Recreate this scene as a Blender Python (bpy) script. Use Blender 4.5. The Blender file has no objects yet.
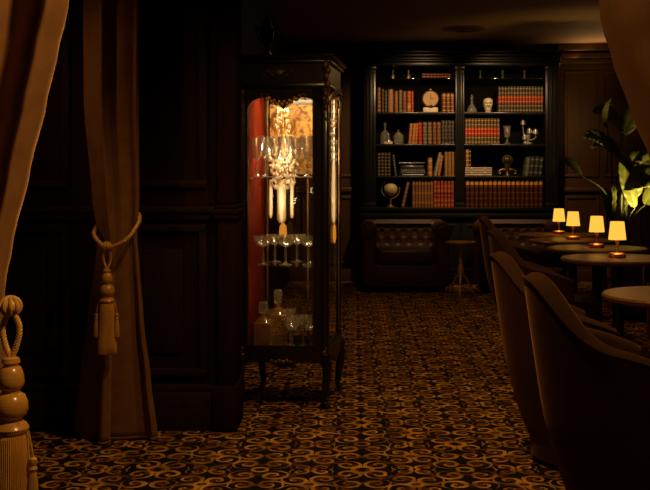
import bpy, bmesh, math, random
from mathutils import Vector, Matrix, Euler
random.seed(7)
PI = math.pi
S = bpy.context.scene
COL = S.collection
sin, cos = math.sin, math.cos

# ------------------------------------------------------------------ camera
HC, FPX, PPX, PPY = 1.2, 1030.0, 354.0, 177.0
def W(px, py, Y):
    """world point seen at pixel (px,py) at depth Y"""
    return Vector(((px-PPX)/FPX*Y, Y, HC+(PPY-py)/FPX*Y))
cam = bpy.data.cameras.new('camera'); co = bpy.data.objects.new('camera', cam); COL.objects.link(co)
co.location = (0, 0, HC); co.rotation_euler = (PI/2, 0, 0)
cam.sensor_width = 36; cam.sensor_fit = 'HORIZONTAL'
cam.lens = 36*FPX/650
cam.shift_x = (325-PPX)/650; cam.shift_y = (PPY-245)/650
S.camera = co

# ------------------------------------------------------------------ materials
def newmat(name):
    m = bpy.data.materials.new(name); m.use_nodes = True
    nt = m.node_tree; b = nt.nodes['Principled BSDF']
    return m, nt, b
def mat(name, col, rough=.5, metal=0, sheen=0, coat=0, spec=.5, var=0, vscale=8, bump=0, bscale=60, stretch=(1,1,1), sheen_tint=None):
    m, nt, b = newmat(name)
    b.inputs['Base Color'].default_value = (*col, 1)
    b.inputs['Roughness'].default_value = rough
    b.inputs['Metallic'].default_value = metal
    b.inputs['Specular IOR Level'].default_value = spec
    b.inputs['Sheen Weight'].default_value = sheen
    if sheen: b.inputs['Sheen Roughness'].default_value = .35
    if sheen_tint: b.inputs['Sheen Tint'].default_value = (*sheen_tint, 1)
    b.inputs['Coat Weight'].default_value = coat
    b.inputs['Coat Roughness'].default_value = .12
    if var or bump:
        tc = nt.nodes.new('ShaderNodeTexCoord'); mp = nt.nodes.new('ShaderNodeMapping')
        mp.inputs['Scale'].default_value = stretch
        nt.links.new(tc.outputs['Object'], mp.inputs['Vector'])
    if var:
        n = nt.nodes.new('ShaderNodeTexNoise'); n.inputs['Scale'].default_value = vscale; n.inputs['Detail'].default_value = 4
        r = nt.nodes.new('ShaderNodeMix'); r.data_type = 'RGBA'
        r.inputs[6].default_value = (*[c*(1-var) for c in col], 1); r.inputs[7].default_value = (*[min(1, c*(1+var)) for c in col], 1)
        nt.links.new(mp.outputs[0], n.inputs['Vector']); nt.links.new(n.outputs['Fac'], r.inputs[0]); nt.links.new(r.outputs[2], b.inputs['Base Color'])
    if bump:
        n2 = nt.nodes.new('ShaderNodeTexNoise'); n2.inputs['Scale'].default_value = bscale; n2.inputs['Detail'].default_value = 3
        bp = nt.nodes.new('ShaderNodeBump'); bp.inputs['Strength'].default_value = bump; bp.inputs['Distance'].default_value = .01
        nt.links.new(mp.outputs[0], n2.inputs['Vector']); nt.links.new(n2.outputs['Fac'], bp.inputs['Height']); nt.links.new(bp.outputs[0], b.inputs['Normal'])
    return m
def emis(name, col, strength):
    m, nt, b = newmat(name)
    b.inputs['Base Color'].default_value = (*[min(1, c*.08) for c in col], 1)
    b.inputs['Emission Color'].default_value = (*col, 1); b.inputs['Emission Strength'].default_value = strength
    b.inputs['Roughness'].default_value = .7
    return m
def thinglass(name, tint=(1,1,1), refl=(1,1,1), base=.03, blend=.35, diff=0, rough=.03, fmax=.9, dcol=(.8,.78,.72)):
    """thin clear glass: see-through face on, mirror-like at grazing angles, with a little milky body"""
    m = bpy.data.materials.new(name); m.use_nodes = True; nt = m.node_tree; nt.nodes.clear()
    out = nt.nodes.new('ShaderNodeOutputMaterial'); tr = nt.nodes.new('ShaderNodeBsdfTransparent'); gl = nt.nodes.new('ShaderNodeBsdfGlossy')
    tr.inputs[0].default_value = (*tint, 1); gl.inputs[0].default_value = (*refl, 1); gl.inputs['Roughness'].default_value = rough
    lw = nt.nodes.new('ShaderNodeLayerWeight'); lw.inputs[0].default_value = blend
    mr = nt.nodes.new('ShaderNodeMapRange'); mr.inputs['To Min'].default_value = base; mr.inputs['To Max'].default_value = fmax
    mx = nt.nodes.new('ShaderNodeMixShader')
    nt.links.new(lw.outputs['Facing'], mr.inputs['Value']); nt.links.new(mr.outputs[0], mx.inputs[0])
    nt.links.new(tr.outputs[0], mx.inputs[1]); nt.links.new(gl.outputs[0], mx.inputs[2])
    last = mx
    if diff:
        df = nt.nodes.new('ShaderNodeBsdfDiffuse'); df.inputs[0].default_value = (*dcol,1)
        m2 = nt.nodes.new('ShaderNodeMixShader'); m2.inputs[0].default_value = diff
        nt.links.new(mx.outputs[0], m2.inputs[1]); nt.links.new(df.outputs[0], m2.inputs[2]); last = m2
    nt.links.new(last.outputs[0], out.inputs[0])
    return m

M = {}
M['panel']   = mat('dark_walnut_panelling', (.024,.011,.0045), .6, spec=.12, var=.45, vscale=6, stretch=(6,6,.5), bump=.08, bscale=40)
M['panel_m'] = mat('matt_dark_walnut', (.024,.011,.0045), .8, spec=0, var=.45, vscale=6, stretch=(6,6,.5))
M['panel_b'] = mat('brown_wall_panelling', (.075,.030,.008), .45, var=.3, vscale=5, stretch=(5,5,.4))
M['ceil']    = mat('brown_painted_ceiling', (.20,.11,.045), .8, var=.08, vscale=3)
M['ebony']   = mat('black_lacquered_wood', (.012,.009,.007), .3, coat=.3)
M['black']   = mat('black_painted_wood', (.010,.009,.008), .3, bump=.02)
M['backing'] = mat('matt_black_backing', (.003,.0025,.002), .8, spec=.1)
M['gilt']    = mat('old_gilt_metal', (.55,.33,.10), .35, metal=1, bump=.2, bscale=80)
M['dullgilt']= mat('darkened_gilt', (.20,.115,.04), .5, metal=.8, bump=.3, bscale=60)
M['brass']   = mat('polished_brass', (.75,.48,.15), .36, metal=.85)
M['gilded']  = mat('gilded_wood', (.75,.42,.09), .4, metal=.45)
M['copper']  = mat('copper_metal', (.85,.38,.13), .38, metal=.85)
M['silver']  = mat('silver_metal', (.75,.70,.62), .32, metal=.85)
M['bronze']  = mat('dark_bronze', (.05,.028,.015), .4, metal=.7)
M['velvet_l']= mat('brown_velvet_curtain_cloth', (.215,.105,.036), .85, sheen=.35, spec=.1, var=.4, vscale=14, bump=.12, bscale=300, sheen_tint=(1,.6,.25))
M['velvet_c']= mat('brown_chair_velvet', (.055,.024,.007), .85, sheen=.3, spec=.1, var=.2, vscale=7, bump=.1, bscale=300, sheen_tint=(1,.5,.2))
M['leather'] = mat('oxblood_brown_leather', (.060,.022,.009), .48, var=.25, vscale=12, bump=.15, bscale=90)
M['rope']    = mat('gold_silk_cord', (.66,.38,.08), .45, var=.25, vscale=70)
M['silk']    = mat('gold_silk_fringe', (.66,.37,.065), .42, var=.4, vscale=30, stretch=(14,14,.6))
M['turned']  = mat('gold_thread_wound_wood', (.55,.28,.045), .28, var=.35, vscale=30, stretch=(1,1,10), coat=.3)
M['tabletop']= mat('dark_polished_table_wood', (.15,.058,.010), .34, var=.3, vscale=5, stretch=(1,8,1), spec=.12)
M['red_silk']= mat('red_damask_lining', (.145,.016,.004), .8, spec=.05, var=.7, vscale=26, stretch=(1,1,.35), bump=.3, bscale=40)
M['pane']    = thinglass('cabinet_glass', base=.012, blend=.12, fmax=.35)
M['shelfglass'] = thinglass('green_edged_shelf_glass', tint=(.9,.97,.92), base=.05, blend=.3, fmax=.6)
M['crystal'] = thinglass('cut_crystal', base=.05, blend=.55, diff=.09, fmax=1.0, rough=.08, dcol=(.9,.78,.6))
M['cutdec']  = thinglass('amber_tinted_cut_crystal', tint=(1,.9,.72), base=.10, blend=.5, diff=.2, rough=.1, dcol=(.5,.30,.11))
M['smoke']   = thinglass('dark_decanter_glass', tint=(.72,.74,.68), base=.06, blend=.45, diff=.14)
M['olive']   = thinglass('olive_glass', tint=(.6,.58,.36), base=.06, blend=.4, diff=.2)
M['cream']   = mat('ivory_ceramic', (.72,.60,.42), .5, var=.2, vscale=40)
M['dial']    = mat('aged_tan_clock_dial', (.55,.33,.14), .5, var=.25, vscale=25)
M['paper']   = mat('page_paper', (.62,.50,.34), .8, var=.2, vscale=40, stretch=(20,1,1))
M['shade']   = emis('glowing_lamp_shade', (1.0,.53,.06), 1.12)
M['bulb']    = emis('warm_lamp_bulb', (1.0,.66,.30), 2.2)
M['leaf']    = mat('green_leaf', (.13,.155,.028), .45, var=.35, vscale=9)
M['stem']    = mat('green_plant_stem', (.12,.14,.04), .55)
M['soil']    = mat('potting_soil', (.02,.013,.008), .95, bump=.6, bscale=40)
M['pot']     = mat('dark_clay_pot', (.05,.03,.02), .6, bump=.1)
M['keys']    = mat('grey_typewriter_keys', (.55,.54,.52), .35, metal=.6)
M['iron']    = mat('black_enamel', (.015,.015,.016), .3, coat=.3)
M['globe']   = mat('parchment_globe_paper', (.50,.40,.21), .5, var=.35, vscale=14)
M['amber']   = emis('glowing_amber_drop', (1.0,.35,.03), .55)  # emissive: the glow is put into the drop itself
M['vent']    = mat('dark_metal_grille', (.03,.02,.015), .6)

# crystal solids of the hanging lamp: pale diffuse body stands in for refracted light
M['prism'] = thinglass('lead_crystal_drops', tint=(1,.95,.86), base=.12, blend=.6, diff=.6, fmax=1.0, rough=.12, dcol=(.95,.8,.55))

# cream ornamental back panel of the vitrine
m, nt, b = newmat('gilt_and_cream_brocade')
tc = nt.nodes.new('ShaderNodeTexCoord'); n = nt.nodes.new('ShaderNodeTexNoise'); n.inputs['Scale'].default_value = 17; n.inputs['Detail'].default_value = 3; n.inputs['Distortion'].default_value = 2.2
cr = nt.nodes.new('ShaderNodeValToRGB'); e = cr.color_ramp.elements
e[0].position = .36; e[0].color = (.13,.045,.006,1); e[1].position = .60; e[1].color = (.62,.34,.085,1)
nt.links.new(tc.outputs['Object'], n.inputs['Vector']); nt.links.new(n.outputs['Fac'], cr.inputs[0]); nt.links.new(cr.outputs[0], b.inputs['Base Color'])
bp = nt.nodes.new('ShaderNodeBump'); bp.inputs['Strength'].default_value = .5; bp.inputs['Distance'].default_value = .01
nt.links.new(n.outputs['Fac'], bp.inputs['Height']); nt.links.new(bp.outputs[0], b.inputs['Normal']); b.inputs['Roughness'].default_value = .45
M['brocade'] = m

# carpet: scrolling ribbons in half-drop repeats
def carpet():
    m, nt, b = newmat('scroll_patterned_carpet'); N = nt.nodes.new; L = nt.links.new
    def mth(op, a, c=None, d=None):
        n = N('ShaderNodeMath'); n.operation = op
        for i, v in enumerate((a, c, d)):
            if v is None: continue
            if isinstance(v, (int, float)): n.inputs[i].default_value = v
            else: L(v, n.inputs[i])
        return n.outputs[0]
    tc = N('ShaderNodeTexCoord'); sp = N('ShaderNodeSeparateXYZ'); L(tc.outputs['Object'], sp.inputs[0])
    ns = N('ShaderNodeTexNoise'); ns.inputs['Scale'].default_value = 14; L(tc.outputs['Object'], ns.inputs['Vector'])
    sn = N('ShaderNodeSeparateColor'); L(ns.outputs['Color'], sn.inputs[0])
    x = mth('ADD', mth('SUBTRACT', sp.outputs[0], .035), mth('MULTIPLY', mth('SUBTRACT', sn.outputs[0], .5), .018))
    y = mth('ADD', sp.outputs[1], mth('MULTIPLY', mth('SUBTRACT', sn.outputs[1], .5), .018))
    CW, CH = .42, .81
    i = mth('FLOOR', mth('ADD', mth('DIVIDE', x, CW), .5))
    u = mth('ABSOLUTE', mth('SUBTRACT', x, mth('MULTIPLY', i, CW)))
    par = mth('ABSOLUTE', mth('MODULO', i, 2.0))
    v0 = mth('ADD', mth('DIVIDE', mth('SUBTRACT', y, 4.63), CH), mth('MULTIPLY', par, .5))
    v = mth('MULTIPLY', mth('ABSOLUTE', mth('SUBTRACT', mth('FRACT', mth('ADD', v0, .5)), .5)), CH)
    def spiral(cx, cy, R, hand, rot=0., turns=1.35, wid=.255):
        dx = mth('SUBTRACT', u, cx); dy = mth('SUBTRACT', v, cy)
        r = mth('SQRT', mth('ADD', mth('MULTIPLY', dx, dx), mth('MULTIPLY', dy, dy)))
        th = mth('DIVIDE', mth('ARCTAN2', dy, dx), 2*PI)
        ph = mth('ADD', mth('MULTIPLY', r, turns/R), mth('ADD', mth('MULTIPLY', th, hand), rot))
        tri = mth('ABSOLUTE', mth('SUBTRACT', mth('FRACT', ph), .5))
        w = mth('MULTIPLY', mth('MULTIPLY', mth('ADD', .35, mth('MULTIPLY', r, .65/R)), wid), mth('ADD', .35, mth('MULTIPLY', sn.outputs[2], 1.3)))
        band = mth('LESS_THAN', tri, w)
        return mth('MULTIPLY', band, mth('LESS_THAN', r, R))
    def arc(cx, cy, R, wd, side=None):
        dx = mth('SUBTRACT', u, cx); dy = mth('SUBTRACT', v, cy)
        r = mth('SQRT', mth('ADD', mth('MULTIPLY', dx, dx), mth('MULTIPLY', dy, dy)))
        o = mth('LESS_THAN', mth('ABSOLUTE', mth('SUBTRACT', r, R)), wd)
        if side == 'up': o = mth('MULTIPLY', o, mth('GREATER_THAN', dy, 0.))
        if side == 'dn': o = mth('MULTIPLY', o, mth('LESS_THAN', dy, 0.))
        if side == 'rt': o = mth('MULTIPLY', o, mth('GREATER_THAN', dx, 0.))
        return o
    def many(l):
        a = l[0]
        for q in l[1:]: a = mth('MAXIMUM', a, q)
        return a
    gold = many([spiral(.062,.078,.062,1,.2), spiral(.155,.150,.060,-1,.6), spiral(.055,.212,.058,-1,.1),
                 spiral(.155,.268,.058,1,.35), spiral(.062,.338,.060,-1,.8), spiral(.165,.030,.046,1,.5), spiral(.165,.378,.046,-1,.5),
                 arc(.0,.0,.030,.008), arc(.0,.405,.040,.009), arc(.21,.2,.028,.008)])
    dull = many([arc(.11,.0,.085,.007,'up'), arc(.10,.20,.105,.007,'rt'), arc(.0,.145,.075,.007,'rt'), arc(.0,.28,.07,.007), arc(.11,.405,.09,.007,'dn'),
                 arc(.21,.09,.075,.007), arc(.21,.32,.07,.007)])
    nb = N('ShaderNodeTexNoise'); nb.inputs['Scale'].default_value = 9; L(tc.outputs['Object'], nb.inputs['Vector'])
    def mix(f, a, c):
        q = N('ShaderNodeMix'); q.data_type = 'RGBA'
        (L(f, q.inputs[0]) if not isinstance(f, float) else None)
        for k, vv in ((6, a), (7, c)):
            if isinstance(vv, tuple): q.inputs[k].default_value = vv
            else: L(vv, q.inputs[k])
        return q.outputs[2]
    gf = N('ShaderNodeMapRange'); gf.inputs['From Min'].default_value = .38; gf.inputs['From Max'].default_value = .64; L(nb.outputs['Fac'], gf.inputs['Value'])
    g = mix(gf.outputs[0], (.26,.11,.012,1), (.88,.46,.06,1))
    c0 = mix(dull, (.016,.011,.008,1), (.17,.055,.011,1))
    c1 = mix(gold, c0, g)
    fine = N('ShaderNodeTexNoise'); fine.inputs['Scale'].default_value = 260; L(tc.outputs['Object'], fine.inputs['Vector'])
    q = N('ShaderNodeMix'); q.data_type = 'RGBA'; q.blend_type = 'MULTIPLY'; q.inputs[0].default_value = .45; L(c1, q.inputs[6]); L(fine.outputs['Fac'], q.inputs[7])
    L(q.outputs[2], b.inputs['Base Color']); b.inputs['Roughness'].default_value = .95; b.inputs['Specular IOR Level'].default_value = .1
    bp = N('ShaderNodeBump'); bp.inputs['Strength'].default_value = .35; bp.inputs['Distance'].default_value = .004
    L(fine.outputs['Fac'], bp.inputs['Height']); L(bp.outputs[0], b.inputs['Normal'])
    return m
M['carpet'] = carpet()

# book leather with raised bands, colour per kind
_bookm = {}
def bookmat(base, band=None, label=None, lz=(.55,.75), bands=6, pattern=0):
    """base leather; thin gilt bands at even heights; one coloured label zone. Object z runs 0..1 over the book by the Generated coords."""
    key = (base, band, label, lz, bands, pattern)
    if key in _bookm: return _bookm[key]
    m, nt, b = newmat('book_leather'); N = nt.nodes.new; L = nt.links.new
    tc = N('ShaderNodeTexCoord'); sp = N('ShaderNodeSeparateXYZ'); L(tc.outputs['Generated'], sp.inputs[0])
    z = sp.outputs[2]
    def mth(op, a, c=None):
        n = N('ShaderNodeMath'); n.operation = op
        for i, v in enumerate((a, c)):
            if v is None: continue
            if isinstance(v, (int, float)): n.inputs[i].default_value = v
            else: L(v, n.inputs[i])
        return n.outputs[0]
    def mix(f, a, c):
        q = N('ShaderNodeMix'); q.data_type = 'RGBA'; L(f, q.inputs[0])
        for k, vv in ((6, a), (7, c)):
            if isinstance(vv, tuple): q.inputs[k].default_value = (*vv, 1)
            else: L(vv, q.inputs[k])
        return q.outputs[2]
    ns = N('ShaderNodeTexNoise'); ns.inputs['Scale'].default_value = 30; L(tc.outputs['Object'], ns.inputs['Vector'])
    c = mix(ns.outputs['Fac'], tuple(k*.4 for k in base), tuple(min(1, k*1.15) for k in base))
    if label:
        f = mth('MULTIPLY', mth('GREATER_THAN', z, lz[0]), mth('LESS_THAN', z, lz[1])); c = mix(f, c, label)
    if pattern and band:
        vo = N('ShaderNodeTexVoronoi'); vo.inputs['Scale'].default_value = 75; L(tc.outputs['Object'], vo.inputs['Vector'])
        f = mth('LESS_THAN', vo.outputs['Distance'], .32); c = mix(f, c, band)
    if band:
        f = mth('LESS_THAN', mth('ABSOLUTE', mth('SUBTRACT', mth('FRACT', mth('MULTIPLY', z, bands)), .5)), .09); c = mix(f, c, band)
    L(c, b.inputs['Base Color']); b.inputs['Roughness'].default_value = .36
    _bookm[key] = m
    return m

# ------------------------------------------------------------------ mesh helpers
class MB:
    def __init__(s): s.bm = bmesh.new()
    def box(s, x0, x1, y0, y1, z0, z1, bev=0, rot=None, seg=2):
        vs = [s.bm.verts.new((x, y, z)) for x in (x0, x1) for y in (y0, y1) for z in (z0, z1)]
        fs = [s.bm.faces.new([vs[i] for i in q]) for q in ((0,1,3,2),(4,6,7,5),(0,4,5,1),(2,3,7,6),(0,2,6,4),(1,5,7,3))]
        if rot is not None:
            for v in vs: v.co = rot @ v.co
        if bev:
            es = list({e for f in fs for e in f.edges})
            bmesh.ops.bevel(s.bm, geom=es, offset=bev, segments=seg, profile=.5, affect='EDGES')
        return s
    def prism(s, poly, z0, z1, bev=0):
        a = [s.bm.verts.new((p[0], p[1], z0)) for p in poly]; b = [s.bm.verts.new((p[0], p[1], z1)) for p in poly]
        n = len(poly); fs = [s.bm.faces.new(a[::-1]), s.bm.faces.new(b)]
        for i in range(n): fs.append(s.bm.faces.new((a[i], a[(i+1) % n], b[(i+1) % n], b[i])))
        if bev:
            es = list({e for f in fs for e in f.edges}); bmesh.ops.bevel(s.bm, geom=es, offset=bev, segments=2, profile=.5, affect='EDGES')
        return s
    def slab(s, p, q, z0, z1, t):
        """upright board from plan point p to q, thickness t"""
        d = Vector((q[0]-p[0], q[1]-p[1])).normalized(); n = Vector((-d.y, d.x))*t/2
        return s.prism([(p[0]+n.x, p[1]+n.y), (p[0]-n.x, p[1]-n.y), (q[0]-n.x, q[1]-n.y), (q[0]+n.x, q[1]+n.y)][::-1], z0, z1)
    def lathe(s, prof, c=(0,0,0), seg=24, ripple=0, nr=0, rot=None):
        rings = []
        for r, z in prof:
            ring = []
            for k in range(seg):
                a = 2*PI*k/seg; rr = max(r, 1e-4)*(1+ripple*(1 if k % 2 else -1) if not nr else 1+ripple*sin(nr*a))
                p = Vector((rr*cos(a), rr*sin(a), z))
                if rot is not None: p = rot @ p
                ring.append(s.bm.verts.new(p+Vector(c)))
            rings.append(ring)
        for a, b in zip(rings, rings[1:]):
            for k in range(seg): s.bm.faces.new((a[k], a[(k+1) % seg], b[(k+1) % seg], b[k]))
        s.bm.faces.new(rings[0][::-1]); s.bm.faces.new(rings[-1])
        return s
    def shell(s, prof, c=(0,0,0), seg=24):
        """open lathe, no caps"""
        rings = [[s.bm.verts.new((c[0]+r*cos(2*PI*k/seg), c[1]+r*sin(2*PI*k/seg), c[2]+z)) for k in range(seg)] for r, z in prof]
        for a, b in zip(rings, rings[1:]):
            for k in range(seg): s.bm.faces.new((a[k], a[(k+1) % seg], b[(k+1) % seg], b[k]))
        return s
    def tube(s, path, rad, seg=8, closed=False):
        P = [Vector(p) for p in path]; n = len(P); rings = []
        R = rad if isinstance(rad, (list, tuple)) else [rad]*n
        up = Vector((0.13, .21, 1))
        for i, p in enumerate(P):
            t = (P[(i+1) % n]-P[i-1]) if closed else (P[min(i+1, n-1)]-P[max(i-1, 0)])
            if t.length < 1e-9: t = Vector((0,0,1))
            t.normalize()
            if i == 0:
                a = t.cross(up)
                if a.length < .05: a = t.cross(Vector((1,0,0)))
                a.normalize()
            else:
                a = a - t*a.dot(t)
                if a.length < 1e-6: a = t.cross(up)
                a.normalize()
            b = t.cross(a)
            rings.append([s.bm.verts.new(p+(a*cos(2*PI*k/seg)+b*sin(2*PI*k/seg))*R[i]) for k in range(seg)])
        m = n if closed else n-1
        for i in range(m):
            A, B = rings[i], rings[(i+1) % n]
            for k in range(seg): s.bm.faces.new((A[k], A[(k+1) % seg], B[(k+1) % seg], B[k]))
        if not closed: s.bm.faces.new(rings[0][::-1]); s.bm.faces.new(rings[-1])
        return s
    def ball(s, c, r, seg=16, sc=(1,1,1)):
        mtx = Matrix.Translation(c) @ Matrix.Diagonal((*sc, 1))
        bmesh.ops.create_uvsphere(s.bm, u_segments=seg, v_segments=max(6, seg//2+2), radius=r, matrix=mtx); return s
    def gem(s, c, r, h):
        """faceted drop"""
        return s.lathe([(0,-h), (r,-h*.25), (r*.8,h*.35), (0,h*.7)], c, 6)
    def grid(s, f, nu, nv, wrap=False):
        V = [[s.bm.verts.new(f(i/(nu if wrap else nu-1), j/(nv-1))) for j in range(nv)] for i in range(nu)]
        for i in range(nu if wrap else nu-1):
            for j in range(nv-1):
                k = (i+1) % nu
                s.bm.faces.new((V[i][j], V[k][j], V[k][j+1], V[i][j+1]))
        s.V = V
        return s
    def build(s, name, m, parent=None, loc=None, sharp=38, thick=0, sub=0):
        bmesh.ops.recalc_face_normals(s.bm, faces=s.bm.faces)
        me = bpy.data.meshes.new(name); s.bm.to_mesh(me); s.bm.free()
        me.materials.append(m)
        for p in me.polygons: p.use_smooth = True
        me.set_sharp_from_angle(angle=math.radians(sharp))
        o = bpy.data.objects.new(name, me); COL.objects.link(o)
        if parent is not None: o.parent = parent
        if loc is not None: o.location = loc
        if thick:
            md = o.modifiers.new('thickness', 'SOLIDIFY'); md.thickness = thick; md.offset = 0
        if sub:
            md = o.modifiers.new('smooth', 'SUBSURF'); md.levels = sub; md.render_levels = sub
        return o
def tag(o, label, cat, group=None):
    o['label'] = label; o['category'] = cat
    if group: o['group'] = group
    return o
def thing(name, label, cat, loc=(0,0,0), rz=0, group=None):
    o = bpy.data.objects.new(name, None); COL.objects.link(o); o.empty_display_size = .05
    o.location = loc; o.rotation_euler = (0, 0, rz)
    return tag(o, label, cat, group)
def dup(o, loc=None, rz=None, label=None, parent=None):
    c = o.copy(); COL.objects.link(c)
    if parent is not None: c.parent = parent
    else:
        if loc is not None: c.location = loc
        if rz is not None: c.rotation_euler = (0, 0, rz)
        if label: c['label'] = label
    for ch in [q for q in KIDS.get(o.name, [])] or []:
        dup(ch, parent=c)
    if KIDS.get(o.name): KIDS[c.name] = [q for q in COL.objects if q.parent == c]
    return c
KIDS = {}
def remember(o):
    """note the children of a finished thing so that dup() can copy them"""
    KIDS[o.name] = [q for q in COL.objects if q.parent == o]
    for q in KIDS[o.name]: remember(q)
    return o
def struct(o): o['kind'] = 'structure'; return o
ORD = ['first','second','third','fourth','fifth','sixth','seventh','eighth','ninth','tenth','eleventh','twelfth','thirteenth','fourteenth','fifteenth','sixteenth','seventeenth']

# ------------------------------------------------------------------ setting
CEIL, YB, XL, XR = 2.72, 11.85, -.76, 3.35
struct(MB().box(-3.2, XR, 1.2, YB, -.05, 0).build('floor', M['carpet']))
struct(MB().box(-3.2, XR, 1.2, YB, CEIL, CEIL+.05).build('ceiling', M['ceil']))
struct(MB().box(XL-.1, XR+.1, YB, YB+.1, 0, CEIL).build('wall_back', M['panel_b']))
struct(MB().box(XL-.1, XL, 5.12, YB, 0, CEIL).build('wall_left', M['panel']))
struct(MB().box(XR, XR+.1, 1.2, YB, 0, CEIL).build('wall_right', M['panel_b']))
struct(MB().box(-3.2, -.575, 4.9, 5.12, 0, CEIL).build('wall_entry', M['panel_m']))
def frame(mb, x0, x1, z0, z1, y, w=.03, d=.018):
    """a moulding frame on a wall facing -Y"""
    mb.box(x0, x1, y-d, y+.002, z1-w, z1, .004); mb.box(x0, x1, y-d, y+.002, z0, z0+w, .004)
    mb.box(x0, x0+w, y-d, y+.002, z0+w, z1-w, .004); mb.box(x1-w, x1, y-d, y+.002, z0+w, z1-w, .004)
# panelled entry wall
t = MB()
for (a, b) in ((-1.17,-.70), (-1.82,-1.35), (-2.6,-2.0)):
    frame(t, a, b, .257, .975, 4.9, .035, .022)
    t.box(a+.11, b-.11, 4.885, 4.902, .362, .862, .012)
    frame(t, a, b, 1.15, 2.5, 4.9, .035, .02)
struct(t.build('trim_1', M['panel']))
t = MB(); t.box(-3.2, -.645, 4.862, 4.9, 1.03, 1.06, .006); t.box(-3.2, -.645, 4.878, 4.9, .995, 1.03, .006)
struct(t.build('trim_2', M['panel']))
t = MB(); t.box(-3.2, -.56, 4.865, 4.9, 0, .18, .006); t.box(-3.2, -.56, 4.88, 4.9, .18, .215, .008)
struct(t.build('baseboard_entry', M['panel']))
t = MB(); t.box(-.645, -.558, 4.85, 5.13, .215, 1.0, .014); t.box(-.645, -.558, 4.85, 5.13, 1.07, 2.6, .014)
t.box(-.66, -.548, 4.835, 5.13, 1.0, 1.025, .008); t.box(-.668, -.541, 4.828, 5.13, 1.025, 1.05, .008); t.box(-.655, -.552, 4.84, 5.13, 1.05, 1.07, .006)
t.box(-.665, -.55, 4.835, 5.13, 0, .215, .01)
struct(t.build('trim_3', M['panel_m']))
# back wall wainscot, left and right of the bookcase
t = MB()
for a, b in ((-.60,.02), (2.42,2.82), (2.88,3.3)):
    frame(t, a, b, .2, .98, YB, .03); frame(t, a, b, 1.2, 2.42, YB, .03)
struct(t.build('trim_4', M['panel_b']))
t = MB(); t.box(XL, .07, YB-.04, YB, 1.03, 1.08, .008); t.box(2.33, XR, YB-.04, YB, 1.03, 1.08, .008)
struct(t.build('trim_5', M['panel_b']))
t = MB(); t.box(XL, .07, YB-.025, YB, 0, .14, .006); t.box(2.33, XR, YB-.025, YB, 0, .14, .006)
struct(t.build('baseboard_back', M['panel_b']))
t = MB()
for a, (d, z0, z1) in enumerate(((.05,2.5,2.56), (.09,2.56,2.62), (.14,2.64,CEIL))): t.box(2.32, XR, YB-d, YB, z0, z1, .01)
t.box(XL, .05, YB-.08, YB, 2.58, CEIL, .01)
struct(t.build('trim_6', M['panel_b']))
t = MB(); t.box(XL, XL+.03, 5.13, YB-.04, 1.03, 1.08, .008); t.box(XL, XL+.02, 5.13, YB-.03, 0, .14, .006)
struct(t.build('trim_7', M['panel']))
v = thing('ceiling_vent', 'dark round flush grille set in the brown ceiling ahead of the bookcase', 'vent', (1.12, 10.55, CEIL))
MB().lathe([(.0,-.012), (.2,-.012), (.22,-.006), (.22,0)], seg=32).build('grille', M['vent'], v)
t = MB()
for r in (.06, .11, .16): t.tube([(r*cos(a*PI/12), r*sin(a*PI/12), -.013) for a in range(24)], .005, 5, True)
t.build('ring', M['bronze'], v)

# ------------------------------------------------------------------ velvet curtains and tie-backs
def lerpkeys(keys, z):
    if z >= keys[0][0]: return keys[0][1:]
    for a, b in zip(keys, keys[1:]):
        if z >= b[0]:
            t = (a[0]-z)/(a[0]-b[0]); t = t*t*(3-2*t)*.5+t*.5
            return tuple(p+(q-p)*t for p, q in zip(a[1:], b[1:]))
    return keys[-1][1:]
def curtain(label, Y0, keys, nf, ph, ztop, zbot=.004, seed=1, nu=170, nv=70):
    """keys: (z, x_left, x_right, fold depth). One heavy cloth hanging in folds."""
    rnd = random.Random(seed); p2, p3, p4 = (rnd.uniform(0, 6.28) for _ in range(3))
    def f(u, v):
        z = ztop+(zbot-ztop)*v
        xl, xr, A = lerpkeys(keys, z); w = xr-xl
        uu = u+.035*sin(2*PI*u+p2+v*1.5)
        s1 = sin(2*PI*nf*uu+ph+.5*sin(v*3+p3)); s2 = sin(2*PI*nf*2.37*uu+p4+v*1.2)
        y = Y0-A*(.75*s1+.22*s2)+A*1.6*abs(2*u-1)**4
        x = xl+w*u+w*.28/nf*cos(2*PI*nf*uu+ph)*sin(PI*u)
        return (x, y, z)
    o = MB().grid(f, nu, nv).build('velvet_curtain', M['velvet_l'], thick=.006, sharp=80)
    MB().tube([Vector(f(q/160, 1))+Vector((0,0,.007)) for q in range(161)], .007, 6).build('hem', M['velvet_l'], o)
    return tag(o, label, 'curtain', 'velvet curtains')
def helix_rope(mb, path, r, turns, strands=3, seg=6):
    P = [Vector(p) for p in path]
    # resample
    L = [0]
    for a, b in zip(P, P[1:]): L.append(L[-1]+(b-a).length)
    n = int(turns*10); pts = []
    for i in range(n+1):
        d = L[-1]*i/n; k = 0
        while k < len(P)-2 and L[k+1] < d: k += 1
        pts.append(P[k].lerp(P[k+1], (d-L[k])/max(1e-9, L[k+1]-L[k])))
    for s in range(strands):
        q = []
        for i, p in enumerate(pts):
            t = (pts[min(i+1, n)]-pts[max(i-1, 0)]).normalized(); a = t.cross(Vector((.1,1,.2))); a.normalize(); b = t.cross(a)
            an = 2*PI*(turns*i/n+s/strands); q.append(p+(a*cos(an)+b*sin(an))*r*.55)
        mb.tube(q, r*.6, seg)
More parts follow.
